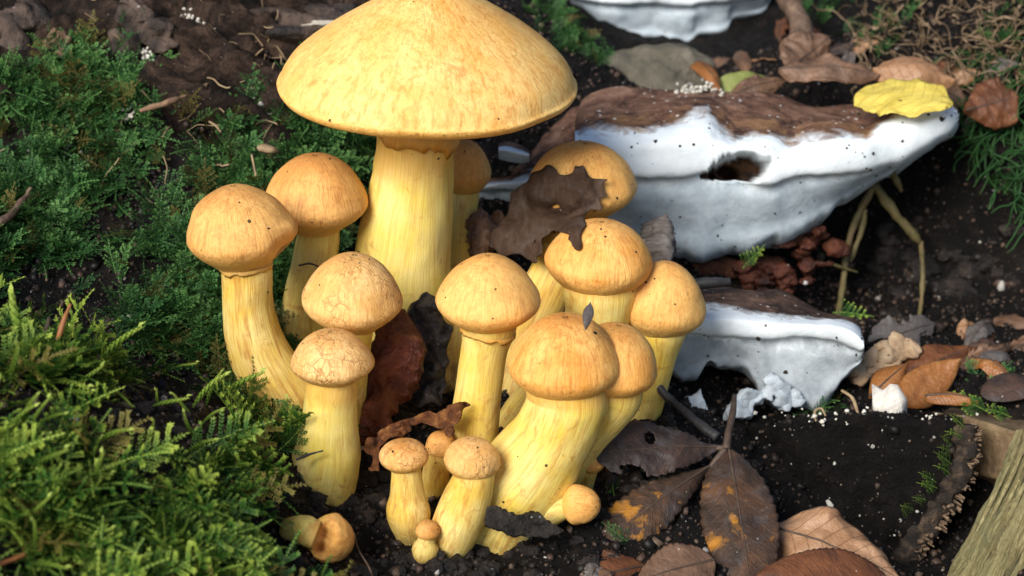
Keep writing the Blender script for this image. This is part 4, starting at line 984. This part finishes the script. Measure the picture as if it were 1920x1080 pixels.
for i in list(range(58)) * 2:
    q = es[1 + i] + np.append(fr.normal(0, 0.05, 3), 0); T = unit(fr.normal(0, 0.08, 3) + es[min(i + 2, 59), :3] - es[i, :3])
    out = unit(np.array([0.75, -0.55, 0.25]) + fr.normal(0, 0.18, 3)); yv = unit(out - T * (out @ T)); zv = np.cross(T, yv)
    o = bpy.data.objects.new('bark_flake', fme); COL.objects.link(o); o.parent = blk
    p = (q[:3] + yv * q[3] * 0.55 - zv * fr.uniform(-0.1, 0.25) - ORIG[blk.name]) * CM
    s = np.array([fr.uniform(0.05, 0.14), fr.uniform(0.2, 0.42), fr.uniform(0.1, 0.35)])
    Mx = Matrix(np.array([[*(T * s[0])], [*(yv * s[1])], [*(zv * s[2])]]).T.tolist()).to_4x4(); Mx.translation = Vector(p)
    o.matrix_local = Mx

lg = empty('pale_log', at(1850, 1070, 62.0), 'pale algae stained split log at the edge of the litter', 'log')
V, F = loft([[(1748, 772, 63.4), (1800, 764, 65.4), (1800, 840, 66), (1760, 826, 63.6)], [(1818, 784, 62.2), (1868, 772, 64.8), (1850, 900, 66), (1812, 880, 62.8)], [(1902, 808, 60.6), (1950, 790, 64.6), (1930, 960, 65), (1880, 900, 61.2)],
             [(1990, 850, 60.0), (2030, 820, 64), (2010, 1050, 64), (1960, 1010, 60.6)]], 46, 64, 0.10, 0.9, 13)
mk('log_top', V, F, TOPWOOD, lg)
V, F = loft([[(1904, 806, 60.3), (2060, 790, 61.5), (2080, 840, 63.5), (1900, 850, 62.4)], [(1880, 875, 60.1), (2040, 870, 60.6), (2060, 900, 63), (1880, 900, 62)], [(1848, 942, 60.0), (2010, 950, 60.0), (2030, 980, 63), (1850, 970, 61.8)],
             [(1803, 1022, 59.9), (1980, 1040, 59.5), (2000, 1070, 62), (1805, 1050, 61.6)], [(1760, 1104, 59.8), (1940, 1130, 59), (1960, 1160, 62), (1762, 1130, 61.5)]], 70, 72, 0.09, 1.1, 17)
mk('split_face', V, F, PALEWOOD, lg, dict(LOFT_A))
for k in range(7):
    x0 = 1905 + k * 9 - 30 * (k % 2); 
    V, F, A = ptube([(x0 + 12, 850 + 14 * k, 60.15, 5), (x0 - 14, 905 + 14 * k, 60.0, 9), (x0 - 46, 970 + 14 * k, 59.92, 7), (x0 - 70, 1020 + 12 * k, 59.9, 3)], 24, 6, noise=0.4, nscale=2, seed=k, flat=0.5)
    mk('wood_fibre', V, F, PALEWOOD, lg, A)
V, F, A = ptube([(1838, 880, 62.3, 14), (1862, 856, 62.0, 16), (1882, 842, 61.8, 6)], 16, 8, noise=0.25, nscale=2, seed=3, flat=0.6)
tag(mk('splinter', V, F, simple_mat('splinter_grey', [(0.16, 0.14, 0.12), (0.34, 0.31, 0.28)], 2.0), None, A), 'grey wood splinter in the crevice of the pale log', 'splinter')
V, F = lumps([(1664, 762, 62.0, 34, 36)], 71, 0.5, 6)
tag(mk('white_chip', V, F, simple_mat('white_chip', [(0.42, 0.38, 0.32), (0.62, 0.58, 0.52), (0.72, 0.70, 0.66)], 1.4, 0.7, 0.3, 0.1, 4.0), smooth=False), 'angular whitish chip standing on the black block', 'stone')

# ------------------------------------------------------------------ sticks, roots and straws
ROT1 = simple_mat('rot_brown', [(0.006, 0.005, 0.004), (0.030, 0.019, 0.014), (0.085, 0.055, 0.040), (0.17, 0.115, 0.085)], 1.1, 0.6, 0.45, 0.35, 2.5, 8, speck=(4.0, 0.2, 0.25, (0.4, 0.37, 0.34)))
ROT2 = simple_mat('rot_tan', [(0.14, 0.08, 0.05), (0.27, 0.165, 0.10)], 2.0, 0.7, 0.3, 0.2, 4.0)
ROT3 = simple_mat('rot_pale', [(0.30, 0.27, 0.22), (0.48, 0.44, 0.38)], 2.0, 0.7, 0.3, 0.1, 4.0)
TWIG = simple_mat('twig_brown', [(0.05, 0.03, 0.02), (0.12, 0.075, 0.05), (0.22, 0.14, 0.09)], 2.0, 0.6, 0.4, 0.08, 6.0)
DTWIG = simple_mat('twig_dark', [(0.015, 0.014, 0.015), (0.05, 0.048, 0.05)], 2.0, 0.5, 0.45, 0.05, 6.0)
STRAW = simple_mat('straw', [(0.20, 0.13, 0.07), (0.36, 0.26, 0.15)], 2.0, 0.6, 0.4, 0.03, 6.0)
ROOT = simple_mat('root_green_brown', [(0.07, 0.055, 0.022), (0.13, 0.105, 0.04), (0.16, 0.09, 0.045)], 1.6, 0.6, 0.4, 0.06, 6.0)
ORTW = simple_mat('orange_straw', [(0.22, 0.07, 0.02), (0.36, 0.15, 0.05)], 2.0, 0.5, 0.4, 0.03, 6.0)
def stick(name, label, pts, mat, cat='twig', group=None, noise=0.12, sides=9, n=26, seed=1):
    V, F, A = ptube(pts, n, sides, noise=noise * 1.8, nscale=2.4, seed=seed)
    return tag(mk(name, V, F, mat, None, A), label, cat, group)
stick('stick', 'thick reddish brown stick slanting down from the upper litter', [(1470, -30, 76.5, 40), (1490, 20, 75.6, 42), (1512, 78, 74.6, 40), (1520, 96, 74.2, 30)], TWIG, 'stick', sides=16)
stick('twig', 'dark twig running under the double capped mushrooms to the compound leaf', [(1210, 690, 61.2, 16), (1250, 742, 60.8, 16), (1300, 786, 60.2, 17), (1345, 820, 59.6, 20)], DTWIG)
stick('twig', 'short dark twig end on top of the lower bracket', [(1296, 532, 64.6, 18), (1330, 530, 64.6, 20), (1368, 528, 64.8, 18)], DTWIG)
stick('twig', 'slim pale twig beside the white chip', [(1578, 732, 62.2, 5), (1596, 744, 62.0, 6), (1604, 760, 62.0, 6), (1612, 788, 61.6, 5)], STRAW)
stick('twig', 'looped rootlet on the upper edge of the black block', [(1530, 790, 61.7, 4), (1528, 772, 61.9, 5), (1540, 766, 62, 5), (1548, 780, 61.8, 4)], STRAW)
for k, (lab, pts) in enumerate((('forked greenish root hanging from the bracket edge', [(1644, 344, 71.0, 16), (1610, 400, 71.4, 13), (1588, 470, 71.6, 14), (1580, 540, 71.4, 12), (1570, 596, 70.6, 12)]),
        ('straight greenish root slanting down right from the bracket', [(1640, 346, 71.0, 18), (1672, 392, 71.4, 17), (1712, 440, 71.8, 15), (1724, 456, 72, 10)]),
        ('short tan root stub beneath the bracket tip', [(1668, 318, 70.0, 14), (1682, 340, 70.4, 12), (1690, 358, 70.8, 6)]),
        ('thin side root beside the forked root', [(1622, 392, 71.4, 10), (1616, 430, 71.6, 10), (1600, 476, 71.6, 9), (1594, 490, 71.6, 5)]),
        ('crossing rootlet under the forked root', [(1552, 492, 71.0, 6), (1580, 502, 71.3, 7), (1608, 510, 71.6, 5)]),
        ('long mossy root dangling over the dark hollow', [(1726, 452, 72.0, 9), (1730, 500, 72.2, 10), (1728, 560, 72.0, 9), (1722, 604, 71.4, 7)]))):
    stick('root', lab, pts, ROOT, 'root', 'roots hanging under the bracket', 0.2, seed=k + 3)
for k, (lab, pts, mt) in enumerate((
        ('pale brown wood sliver lying on the moss by the huge cap', [(262, 208, 64.2, 6), (284, 201, 64.2, 13), (304, 196, 64.2, 10), (320, 190, 64.3, 15), (336, 184, 64.5, 9), (350, 178, 64.6, 6)], ROT2),
        ('bent brown twig against the left moss', [(-10, 424, 61.2, 16), (20, 402, 61.6, 14), (46, 372, 62.2, 12), (58, 352, 62.4, 8)], TWIG),
        ('short beige stub poking from the moss beside the brown domed mushroom', [(482, 276, 63.6, 4), (490, 278, 63.6, 15), (508, 281, 63.6, 16), (522, 284, 63.8, 6)], STRAW),
        ('orange straw standing in the foreground moss', [(108, 640, 52.0, 9), (118, 606, 52.0, 10), (132, 570, 52.2, 5)], ORTW),
        ('orange stalk at the lower corner of the moss', [(-10, 1060, 45.6, 14), (25, 1048, 45.8, 13), (46, 1040, 46.0, 9)], ORTW),
        ('dark thin stem stuck upright in the foreground moss', [(80, 640, 52.4, 8), (88, 612, 52.6, 8), (92, 596, 52.8, 6)], TWIG),
        ('fine straw on the dark soil gap of the moss', [(182, 742, 55.0, 4), (210, 752, 55.0, 5), (238, 764, 55.2, 4)], STRAW),
        ('thin brown stalk leaning over the soil gap', [(170, 745, 53.6, 10), (180, 700, 53.8, 9), (186, 660, 54.2, 7)], TWIG),
        ('hooked hair thin root on the soil below the broken mushroom', [(664, 1000, 54.6, 3), (672, 1030, 54.2, 3), (690, 1060, 53.9, 4), (700, 1084, 53.6, 3)], TWIG),
        ('fine dark needle across the short round mushroom stem', [(556, 862, 55.6, 5), (580, 852, 55.6, 6), (606, 845, 55.6, 4)], DTWIG),
        ('forked black rootlet on the stem of the brown domed mushroom', [(560, 498, 60.6, 4), (580, 494, 60.5, 5), (598, 500, 60.5, 3)], DTWIG),
        ('straw bent across moss beneath the pale sliver', [(392, 228, 64.2, 4), (405, 236, 64.0, 5), (414, 248, 64.0, 4)], STRAW),
        ('thin straw hanging beside the beige stub', [(472, 290, 63.4, 4), (476, 310, 63.2, 4), (480, 330, 63.0, 4)], STRAW))):
    stick('straw' if mt is not TWIG else 'twig', lab, pts, mt, 'straw' if mt is not TWIG else 'twig', None, 0.2, 7, 18, k + 20)

# ------------------------------------------------------------------ scatter: crumbs, granules, root mat, moss
def ground_points(r, n, x0, x1, s0, s1):
    X = r.uniform(x0, x1, n); S = r.uniform(s0, s1, n); h = ground_h(X, S)
    e = 0.25
    hx = (ground_h(X + e, S, False) - ground_h(X - e, S, False)) / (2 * e); hs = (ground_h(X, S + e, False) - ground_h(X, S - e, False)) / (2 * e)
    N = GN[None] - hx[:, None] * RT - hs[:, None] * GS; N /= np.linalg.norm(N, axis=1)[:, None]
    P = sheet(X, S, h); px, py, d = proj(P)
    return P, N, px, py, d

def ell(px, py, E):
    m = np.zeros(len(px))
    for (cx, cy, rx, ry, w) in E:
        q = np.sqrt(((px - cx) / rx) ** 2 + ((py - cy) / ry) ** 2); m = np.maximum(m, w * np.clip((1.15 - q) / 0.3, 0, 1))
    return m

r1 = np.random.default_rng(101)
P, N, px, py, d = ground_points(r1, 34000, -18, 20, -12, 22)
P = P[d > 20]; n = len(P)
lm = [ico_lump(k) for k in range(6)]
crm = M('crumb', 0.55, 0.3); rr = crm.attr('rnd')
crm.set('Base Color', crm.ramp(rr, [(0.0, (0.004, 0.003, 0.003)), (0.55, (0.014, 0.010, 0.008)), (0.86, (0.06, 0.036, 0.026)), (0.985, (0.11, 0.075, 0.05)), (0.992, (0.34, 0.32, 0.29))]))
V, F, t, rd = scatter(lm, P + 0.02 * r1.normal(size=(n, 3)), rand_rot(r1, n), np.minimum(0.05 * np.exp(r1.normal(0, 0.6, n)), 0.24), r1)
tag(mk('soil_crumbs', V, F, crm.m, None, {'rnd': rd}, False), 'dark soil crumbs and grit strewn over the forest floor', 'soil', kind='stuff')

CLOD = simple_mat('soil_clod', [(0.004, 0.003, 0.003), (0.012, 0.009, 0.008), (0.045, 0.032, 0.026)], 1.6, 0.5, 0.35, 0.35, 3.5, speck=(6.0, 0.2, 0.14, (0.32, 0.30, 0.28)))
cb = []
for (cx, cy, rx, ry, m_) in ((675, 905, 60, 30, 16), (640, 950, 50, 30, 10), (720, 960, 60, 50, 16), (720, 1060, 120, 30, 22), (900, 1060, 160, 30, 24), (1100, 1060, 80, 40, 10), (740, 790, 50, 60, 12), (1200, 940, 90, 50, 14), (1750, 540, 120, 80, 22), (1880, 480, 80, 90, 14), (500, 930, 50, 40, 8), (300, 770, 90, 40, 14), (1400, 930, 60, 80, 10), (1680, 460, 70, 60, 8)):
    for _ in range(m_):
        x, y = cx + rx * r1.normal() * 0.6, cy + ry * r1.normal() * 0.6; w = r1.uniform(7, 26)
        cb.append((x, y, gd(x, y) + 0.05, w, w * r1.uniform(0.5, 0.8)))
for o in [q for q in bpy.data.objects if q.type == 'EMPTY' and q.name.startswith('mushroom')]:
    bx, by, bd = proj(ORIG[o.name])
    if by < 780: continue
    for _ in range(9):
        x, y = bx + 62 * r1.normal() * 0.7, by - 12 + 16 * r1.normal(); w = r1.uniform(5, 17)
        cb.append((x, y, gd(x, y) + 0.02, w, w * r1.uniform(0.5, 0.8)))
V, F = lumps(cb, 300, 0.5, 9)
tag(mk('soil_clods', V, F, CLOD), 'black damp clods of soil round the stem bases', 'soil', kind='stuff')
for lab, bl, cols in (('reddish brown slab of rotten wood behind the huge cap', [(560, 60, 68.2, 110, 34), (470, 70, 68.0, 60, 26), (640, 40, 68.6, 60, 30)], 0), ('tan crumbling wood knob on the upper bank', [(112, 84, 66.2, 26, 28)], 1),
                      ('grey brown rotten wood lump at the upper end of the mossy bank', [(20, 90, 66.4, 40, 60), (40, 40, 66.6, 50, 40)], 0), ('brown rotten wood ridge below the pale granule heap', [(250, 40, 67.0, 50, 50), (300, 70, 66.8, 40, 34), (230, 90, 66.6, 30, 30)], 0),
                      ('pale splintered wood strip beside the huge cap top', [(612, 46, 67.4, 40, 7)], 2)):
    V, F = lumps(bl, 500 + len(lab), 0.4, 22)
    tag(mk('rotten_wood', V, F, (ROT1, ROT2, ROT3)[cols]), lab, 'wood')
gran = simple_mat('granule_pale', [(0.36, 0.33, 0.27), (0.52, 0.49, 0.42), (0.66, 0.63, 0.57)], 2.5, 0.75, 0.3, 0.03, 8.0)
for lab, cx, cy, rx, ry, n in (('pale crumbly granules heaped on the decayed wood', 368, 30, 34, 42, 170), ('small patch of pale granules on the rotten wood below the larger heap', 282, 102, 24, 18, 70), ('pale granules beside the left rim of the huge cap', 505, 190, 34, 24, 110),
                               ('whitish granules on the moss by the bent twig', 78, 356, 50, 16, 90), ('beige granules at the lower end of the pale sliver', 252, 212, 26, 18, 60), ('white granules on the back of the longest bracket', 1302, 172, 42, 12, 110),
                               ('brownish pale crumbs in the mossy gap', 95, 285, 46, 16, 50), ('whitish bits strewn along the upper edge of the black block', 1590, 784, 190, 16, 44)):
    Q = []
    for _ in range(n):
        a, b = r1.normal(0, 0.5, 2); x, y = cx + a * rx, cy + b * ry
        Q.append(at(x, y, (gd(x, y) if cx < 1000 else 70.6 + 0.03 * abs(y - 172) if cx < 1400 else 61.5 + 0.0035 * (1590 - x) * (x < 1590)) - r1.uniform(0, 0.35)))
    V, F, t, rd = scatter(lm, np.array(Q), rand_rot(r1, n), r1.uniform(0.03, 0.095, n), r1)
    tag(mk('granule_heap', V, F, gran), lab, 'granules', kind='stuff')

# matted dry roots, upper right
rv, rf, ra, k = [], [], [], 0
for q in range(380):
    x, y = r1.uniform(1600, 1990), r1.uniform(-40, 165)
    if (x - 1600) / 330 + (y + 40) / 420 < 0.18 or r1.random() < 0.15: continue
    p = at(x, y, gd(x, y) - r1.uniform(0.1, 0.9)); dv = unit(r1.normal(size=3)); pts = []
    st_ = r1.uniform(0.14, 0.36)
    for s in range(9):
        pts.append(p.copy()); dv = unit(dv + r1.uniform(0.3, 0.9) * r1.normal(size=3) + np.array([0, 0, -0.10])); p = p + dv * st_
    C = catmull(np.array(pts), 18); V, F, A = tube(C, np.full(18, r1.uniform(0.016, 0.05)) * np.linspace(1, 0.25, 18) * (1 + 0.25 * r1.normal(size=18)), 5, caps=False)
    rv.append(V); rf.append(F[0] + k); k += len(V)
tag(mk('root_mat', np.vstack(rv), np.vstack(rf), simple_mat('root_mat_tan', [(0.06, 0.04, 0.022), (0.17, 0.11, 0.06), (0.34, 0.25, 0.16)], 2.2, 0.6, 0.35, 0.03, 8.0)), 'tangled tan roots matted over the upper bank', 'roots', kind='stuff')
# fibres and bits on the rotten wood, upper left
rv, rf, k = [], [], 0
for q in range(170):
    x, y = (r1.uniform(380, 540), r1.uniform(60, 170)) if q < 80 else (r1.uniform(-100, 620), r1.uniform(-40, 400))
    p = at(x, y, gd(x, y) - r1.uniform(0.0, 0.35)); dv = unit(np.array([r1.normal(), -0.3, r1.normal() * 0.7])); pts = []
    for s in range(6): pts.append(p.copy()); dv = unit(dv + 0.35 * r1.normal(size=3)); p = p + dv * r1.uniform(0.12, 0.3)
    C = catmull(np.array(pts), 10); V, F, A = tube(C, np.full(10, r1.uniform(0.012, 0.032)), 5, caps=False)
    rv.append(V); rf.append(F[0] + k); k += len(V)
tag(mk('plant_fibres', np.vstack(rv), np.vstack(rf), STRAW), 'dry brown fibres scattered on the decayed wood and moss', 'fibres', kind='stuff')

# ------------------------------------------------------------------ moss
def kite(V, F, T, p, dr, nm, l, w, t):
    side = unit(np.cross(dr, nm)); k = len(V)
    V += [p, p + dr * l * 0.42 + side * w / 2 + nm * w * 0.22, p + dr * l - nm * l * 0.12, p + dr * l * 0.42 - side * w / 2 + nm * w * 0.22]
    F.append([k, k + 1, k + 2, k + 3]); T += [t, t, min(t + 0.15, 1), t]

def frond(seed, nb=7, bl=0.42, nleaf=5, droop=0.5, main=13, lw=0.5, ll=0.08):
    """feather moss: stem with two rows of side branches, all set with leaflets; unit length along +x, +z its face"""
    r = np.random.default_rng(seed); V, F, T = [], [], []
    def path(t): return np.array([t, 0.10 * math.sin(2.2 * t + seed), -droop * 0.5 * t * t + 0.10 * t])
    def leaves(p0, p1, n, l, t0, t1):
        dr = unit(p1 - p0)
        for i in range(n):
            f = (i + 0.5) / n; p = p0 + (p1 - p0) * f; t = t0 + (t1 - t0) * f
            for s in (-1, 1):
                nm = unit(np.array([0.1 * r.normal(), 0.15 * r.normal(), 1.0])); side = unit(np.cross(nm, dr)) * s
                kite(V, F, T, p, unit(dr * 0.85 + side * r.uniform(0.5, 0.95) + nm * r.uniform(-0.1, 0.5)), nm, l * r.uniform(0.8, 1.2), l * lw, t)
        kite(V, F, T, p1 - dr * l * 0.4, dr, np.array([0, 0, 1.0]), l * 1.1, l * lw, 1.0)
    for i in range(main):
        leaves(path(i / main), path((i + 1) / main), 1, ll * (1.15 - 0.4 * i / main), 0.3 * i / main, 0.2 + 0.6 * (i + 1) / main)
    for i in range(nb):
        t = 0.12 + 0.74 * i / nb
        for s in (-1, 1):
            p = path(t + r.uniform(-0.03, 0.03)); L = bl * (1 - t) ** 0.6 * r.uniform(0.7, 1.1)
            q = p + L * unit(np.array([0.75, s * 0.85, r.uniform(-0.1, 0.35)]))
            leaves(p, q, nleaf, ll * 0.95, t * 0.6, 0.5 + 0.5 * t)
    return np.array(V), np.array(F), np.array(T)

def catkin(seed, n=46, droop=0.3, fat=0.13):
    """plump shoot with overlapping leaves all round the stem"""
    r = np.random.default_rng(seed); V, F, T = [], [], []
    for i in range(n):
        t = i / n; p = np.array([t * 0.9, 0.06 * math.sin(3 * t + seed), -droop * 0.5 * t * t + 0.1 * t]); a = i * 2.4
        out = np.array([0, math.cos(a), math.sin(a)]); w = fat * (1 - 0.55 * t ** 3) * min(1, 0.5 + 2 * t)
        kite(V, F, T, p, unit(np.array([1.0, 0, 0]) * 0.95 + out * 0.75), unit(out - np.array([0.4, 0, 0])), w * 1.35, w * 0.85, t)
    kite(V, F, T, np.array([0.85, 0, -droop * 0.36 + 0.08]), np.array([1.0, 0, -0.2]), np.array([0, 0.2, 1.0]), 0.16, 0.08, 1.0)
    return np.array(V), np.array(F), np.array(T)

def moss_mat(name, lo, mid, hi, k=0.25):
    m = M(name, 0.55, 0.25); t = m.attr('tip'); rd = m.attr('rnd'); P = m.cm()
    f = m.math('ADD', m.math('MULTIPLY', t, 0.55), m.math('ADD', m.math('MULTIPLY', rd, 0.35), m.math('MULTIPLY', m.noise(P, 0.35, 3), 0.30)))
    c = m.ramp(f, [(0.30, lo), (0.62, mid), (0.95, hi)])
    c = m.mix(m.math('MULTIPLY', m.math('GREATER_THAN', rd, 0.90), 0.8), c, (0.14, 0.085, 0.025))
    m.set('Base Color', c)
    tr = m.new('BsdfTranslucent'); m.put(tr.inputs[0], c); mx = m.new('MixShader'); mx.inputs[0].default_value = k
    out = m.t.nodes['Material Output']; m.t.links.new(m.b.outputs[0], mx.inputs[1]); m.t.links.new(tr.outputs[0], mx.inputs[2]); m.t.links.new(mx.outputs[0], out.inputs[0])
    return m.m
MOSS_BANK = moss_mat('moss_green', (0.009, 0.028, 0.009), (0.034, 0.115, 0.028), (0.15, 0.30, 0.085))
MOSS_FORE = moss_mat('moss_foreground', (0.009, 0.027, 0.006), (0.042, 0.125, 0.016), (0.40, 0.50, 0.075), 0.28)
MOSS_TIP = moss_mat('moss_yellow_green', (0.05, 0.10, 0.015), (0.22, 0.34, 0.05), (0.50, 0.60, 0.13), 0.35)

def orient(dirs, normals):
    x = dirs / np.linalg.norm(dirs, axis=1)[:, None]
    z = normals - x * (normals * x).sum(1)[:, None]; z /= np.linalg.norm(z, axis=1)[:, None] + 1e-9
    y = np.cross(z, x)
    return np.stack([x, y, z], 2)

def moss_bed(name, label, n, area, region, templates, size, mat, seed, flow, spread=0.8, lift=0.5, thin=0.5):
    r = np.random.default_rng(seed)
    P, N, px, py, d = ground_points(r, n, *area)
    w = region(px, py, d) * (d > 15)
    w = w * np.clip(thin + 1.3 * vn(P, 0.5, seed), 0.03, 1)
    k = r.random(len(P)) < w
    P, N = P[k], N[k]; n = len(P)
    rndv = r.normal(size=(n, 3)); tang = rndv - N * (rndv * N).sum(1)[:, None]
    D = tang * spread + N * (lift + 0.25 * r.random((n, 1))) + np.asarray(flow)
    sc = r.uniform(size[0], size[1], n)
    V, F, t, rd = scatter(templates, P - N * 0.1, orient(D, N + 0.25 * r.normal(size=(n, 3))), sc, r)
    o = mk(name, V, F, mat, None, {'tip': t, 'rnd': rd}, True)
    return tag(o, label, 'moss', kind='stuff')

FR = [frond(k, 6, 0.42, 5, 0.5, 13, 0.45, 0.068) for k in range(6)]
FR2 = [frond(k + 20, 7, 0.42, 8, 0.9, 24, 0.46, 0.056) for k in range(5)] + [frond(k + 30, 4, 0.3, 8, 0.6, 26, 0.5, 0.054) for k in range(3)]
CK = [catkin(k, 84, 0.3, 0.085) for k in range(5)]
bank = lambda px, py, d: ell(px, py, [(150, 480, 420, 190, 1.0), (430, 330, 300, 140, 1.0), (60, 360, 260, 140, 1.0), (500, 640, 160, 240, 0.9), (620, 330, 140, 170, 0.9), (200, 210, 200, 100, 0.7), (170, 40, 80, 60, 0.7), (-250, 350, 260, 300, 1.0), (170, 120, 60, 60, 0.6), (20, 200, 70, 60, 0.8)]) \
    * (1 - ell(px, py, [(300, 720, 100, 50, 1), (310, 205, 60, 26, 0.8), (330, 250, 60, 20, 0.6)])) * (d > 57)
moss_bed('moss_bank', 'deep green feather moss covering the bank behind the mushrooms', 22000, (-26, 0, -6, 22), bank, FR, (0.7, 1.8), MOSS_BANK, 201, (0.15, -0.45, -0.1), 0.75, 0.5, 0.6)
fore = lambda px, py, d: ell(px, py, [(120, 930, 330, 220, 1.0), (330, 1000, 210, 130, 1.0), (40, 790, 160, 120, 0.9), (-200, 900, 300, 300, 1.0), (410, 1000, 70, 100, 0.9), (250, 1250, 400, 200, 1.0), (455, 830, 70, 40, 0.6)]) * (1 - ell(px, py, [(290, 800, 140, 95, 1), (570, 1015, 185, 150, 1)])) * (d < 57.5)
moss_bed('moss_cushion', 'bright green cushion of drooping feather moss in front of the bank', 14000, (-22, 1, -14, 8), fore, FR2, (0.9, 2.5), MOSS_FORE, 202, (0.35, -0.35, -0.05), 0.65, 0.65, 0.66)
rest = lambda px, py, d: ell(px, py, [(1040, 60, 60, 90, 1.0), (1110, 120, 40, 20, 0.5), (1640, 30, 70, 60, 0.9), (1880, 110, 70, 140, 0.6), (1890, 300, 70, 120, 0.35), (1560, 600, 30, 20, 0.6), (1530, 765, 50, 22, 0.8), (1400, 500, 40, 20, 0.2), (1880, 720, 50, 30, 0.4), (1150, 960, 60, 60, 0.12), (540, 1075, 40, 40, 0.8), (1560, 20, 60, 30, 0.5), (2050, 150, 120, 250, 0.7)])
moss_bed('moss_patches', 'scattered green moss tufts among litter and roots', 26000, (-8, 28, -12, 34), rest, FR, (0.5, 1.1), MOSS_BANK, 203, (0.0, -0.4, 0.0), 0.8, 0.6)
# long green strands hanging on the right-hand bank
r2 = np.random.default_rng(303); rv, rf, k = [], [], 0; rt = []
for q in range(420):
    x, y = r2.uniform(1770, 2000), r2.uniform(90, 460)
    if y > 210 + (x - 1780) * 1.4: continue
    p = at(x, y, gd(x, y) - r2.uniform(0.1, 0.8)); dv = unit(np.array([r2.normal() * 0.7, -0.4, -0.5 + 0.5 * r2.normal()])); pts = []
    for s in range(7): pts.append(p.copy()); dv = unit(dv + 0.22 * r2.normal(size=3) + np.array([0, 0, -0.12])); p = p + dv * r2.uniform(0.15, 0.32)
    C = catmull(np.array(pts), 14); V, F, A = tube(C, np.linspace(1, 0.25, 14) * r2.uniform(0.03, 0.06), 5, caps=False)
    rv.append(V); rf.append(F[0] + k); k += len(V); rt.append(np.repeat(np.linspace(0.1, 0.8, 14), 5))
tag(mk('moss_strands', np.vstack(rv), np.vstack(rf), MOSS_BANK, None, {'tip': np.concatenate(rt), 'rnd': np.full(k, 0.4)}), 'long green moss strands trailing down the right hand bank', 'moss', kind='stuff')

# single large shoots that stand out of the foreground moss
SHOOT = [mesh_data('moss_shoot', v, f, MOSS_TIP, {'tip': t, 'rnd': np.full(len(v), 0.5)}) for v, f, t in CK[:3]]
SHOOTG = [mesh_data('moss_shoot', v, f, MOSS_FORE, {'tip': t, 'rnd': np.full(len(v), 0.45)}) for v, f, t in FR2[:3]]
def shoot(base, tip, me, label, group, roll=0.0):
    A, B = at(*base), at(*tip); L = np.linalg.norm(B - A)
    R_ = orient((B - A)[None], np.array([[roll, -0.6, 0.8]]))[0] * L
    o = bpy.data.objects.new('moss_shoot', me); COL.objects.link(o)
    Mx = Matrix(R_.tolist()).to_4x4(); Mx.translation = Vector(A * CM); o.matrix_world = Mx
    return tag(o, label, 'moss shoot', group)
TALL = [((80, 690, 51.5), (12, 528, 52.2), 'tallest pale shoot arching up from the foreground moss'), ((190, 680, 52.6), (268, 600, 52.4), 'yellow green shoot pointing up over the dark soil gap'),
        ((150, 650, 52.8), (128, 606, 52.6), 'short yellow shoot beside the orange straw'), ((360, 765, 54.0), (430, 694, 54.0), 'bright yellow shoot reaching towards the leaning mushroom stem'),
        ((420, 745, 54.4), (498, 688, 54.2), 'thin yellow green shoot touching the leaning mushroom stem'), ((330, 690, 55.4), (372, 676, 55.2), 'small red tipped shoot across the soil gap')]
for q, (b, t, lab) in enumerate(TALL): shoot(b, t, SHOOT[q % 3], lab, 'tall moss shoots', 0.2 * q - 0.5)
r3 = np.random.default_rng(404)
for q in range(46):
    x, y = (r3.uniform(-20, 230), r3.uniform(680, 1070)) if q < 34 else (r3.uniform(230, 520), r3.uniform(760, 860))
    dd = gd(x, y) - r3.uniform(0.5, 1.3); a = r3.uniform(-0.6, 2.4); l = r3.uniform(35, 80)
    shoot((x, y, dd), (x + l * math.cos(a), y - l * math.sin(a), dd - r3.uniform(-0.2, 0.7)), SHOOT[q % 3], 'yellow green plump shoot scattered through the foreground moss cushion', 'plump shoots in the moss cushion', r3.normal() * 0.5)
for q in range(30):
    x, y = r3.uniform(270, 410), r3.uniform(850, 1040); dd = gd(x, y) - r3.uniform(0.6, 1.2); a = r3.uniform(-0.9, 0.1); l = r3.uniform(60, 105)
    shoot((x, y, dd), (x + l * math.cos(a), y - l * math.sin(a), dd - r3.uniform(-0.3, 0.6)), SHOOTG[q % 3], 'green feathery shoot drooping towards the black soil', 'feathery shoots by the soil edge', r3.normal() * 0.4)
for b, t, lab in (((1560, 592, 66.4), (1630, 576, 66.0), 'bright green sprig on top of the lower bracket'), ((1860, 770, 62.6), (1778, 738, 62.8), 'green moss sprig lying over the log top'), ((1900, 780, 62.4), (1846, 762, 62.4), 'leafy sprig crossing the log beside the flat leaf'),
                 ((1395, 508, 68.4), (1424, 456, 68.2), 'dull green sprig standing before the rusty rotten wood')):
    shoot(b, t, SHOOTG[1], lab, 'sprigs on the right')
for q in range(16):
    f = q / 15; x, y = 1815 - 85 * f ** 1.5 - 14, 800 + 170 * f
    shoot((x + r3.normal() * 6, y, 60.3 + 0.3 * f), (x - 16 + r3.normal() * 8, y - 16 + r3.normal() * 8, 60.0 + 0.3 * f), SHOOTG[q % 3], 'tiny green moss shoot along the bark edge of the black block', 'moss along the bark edge')
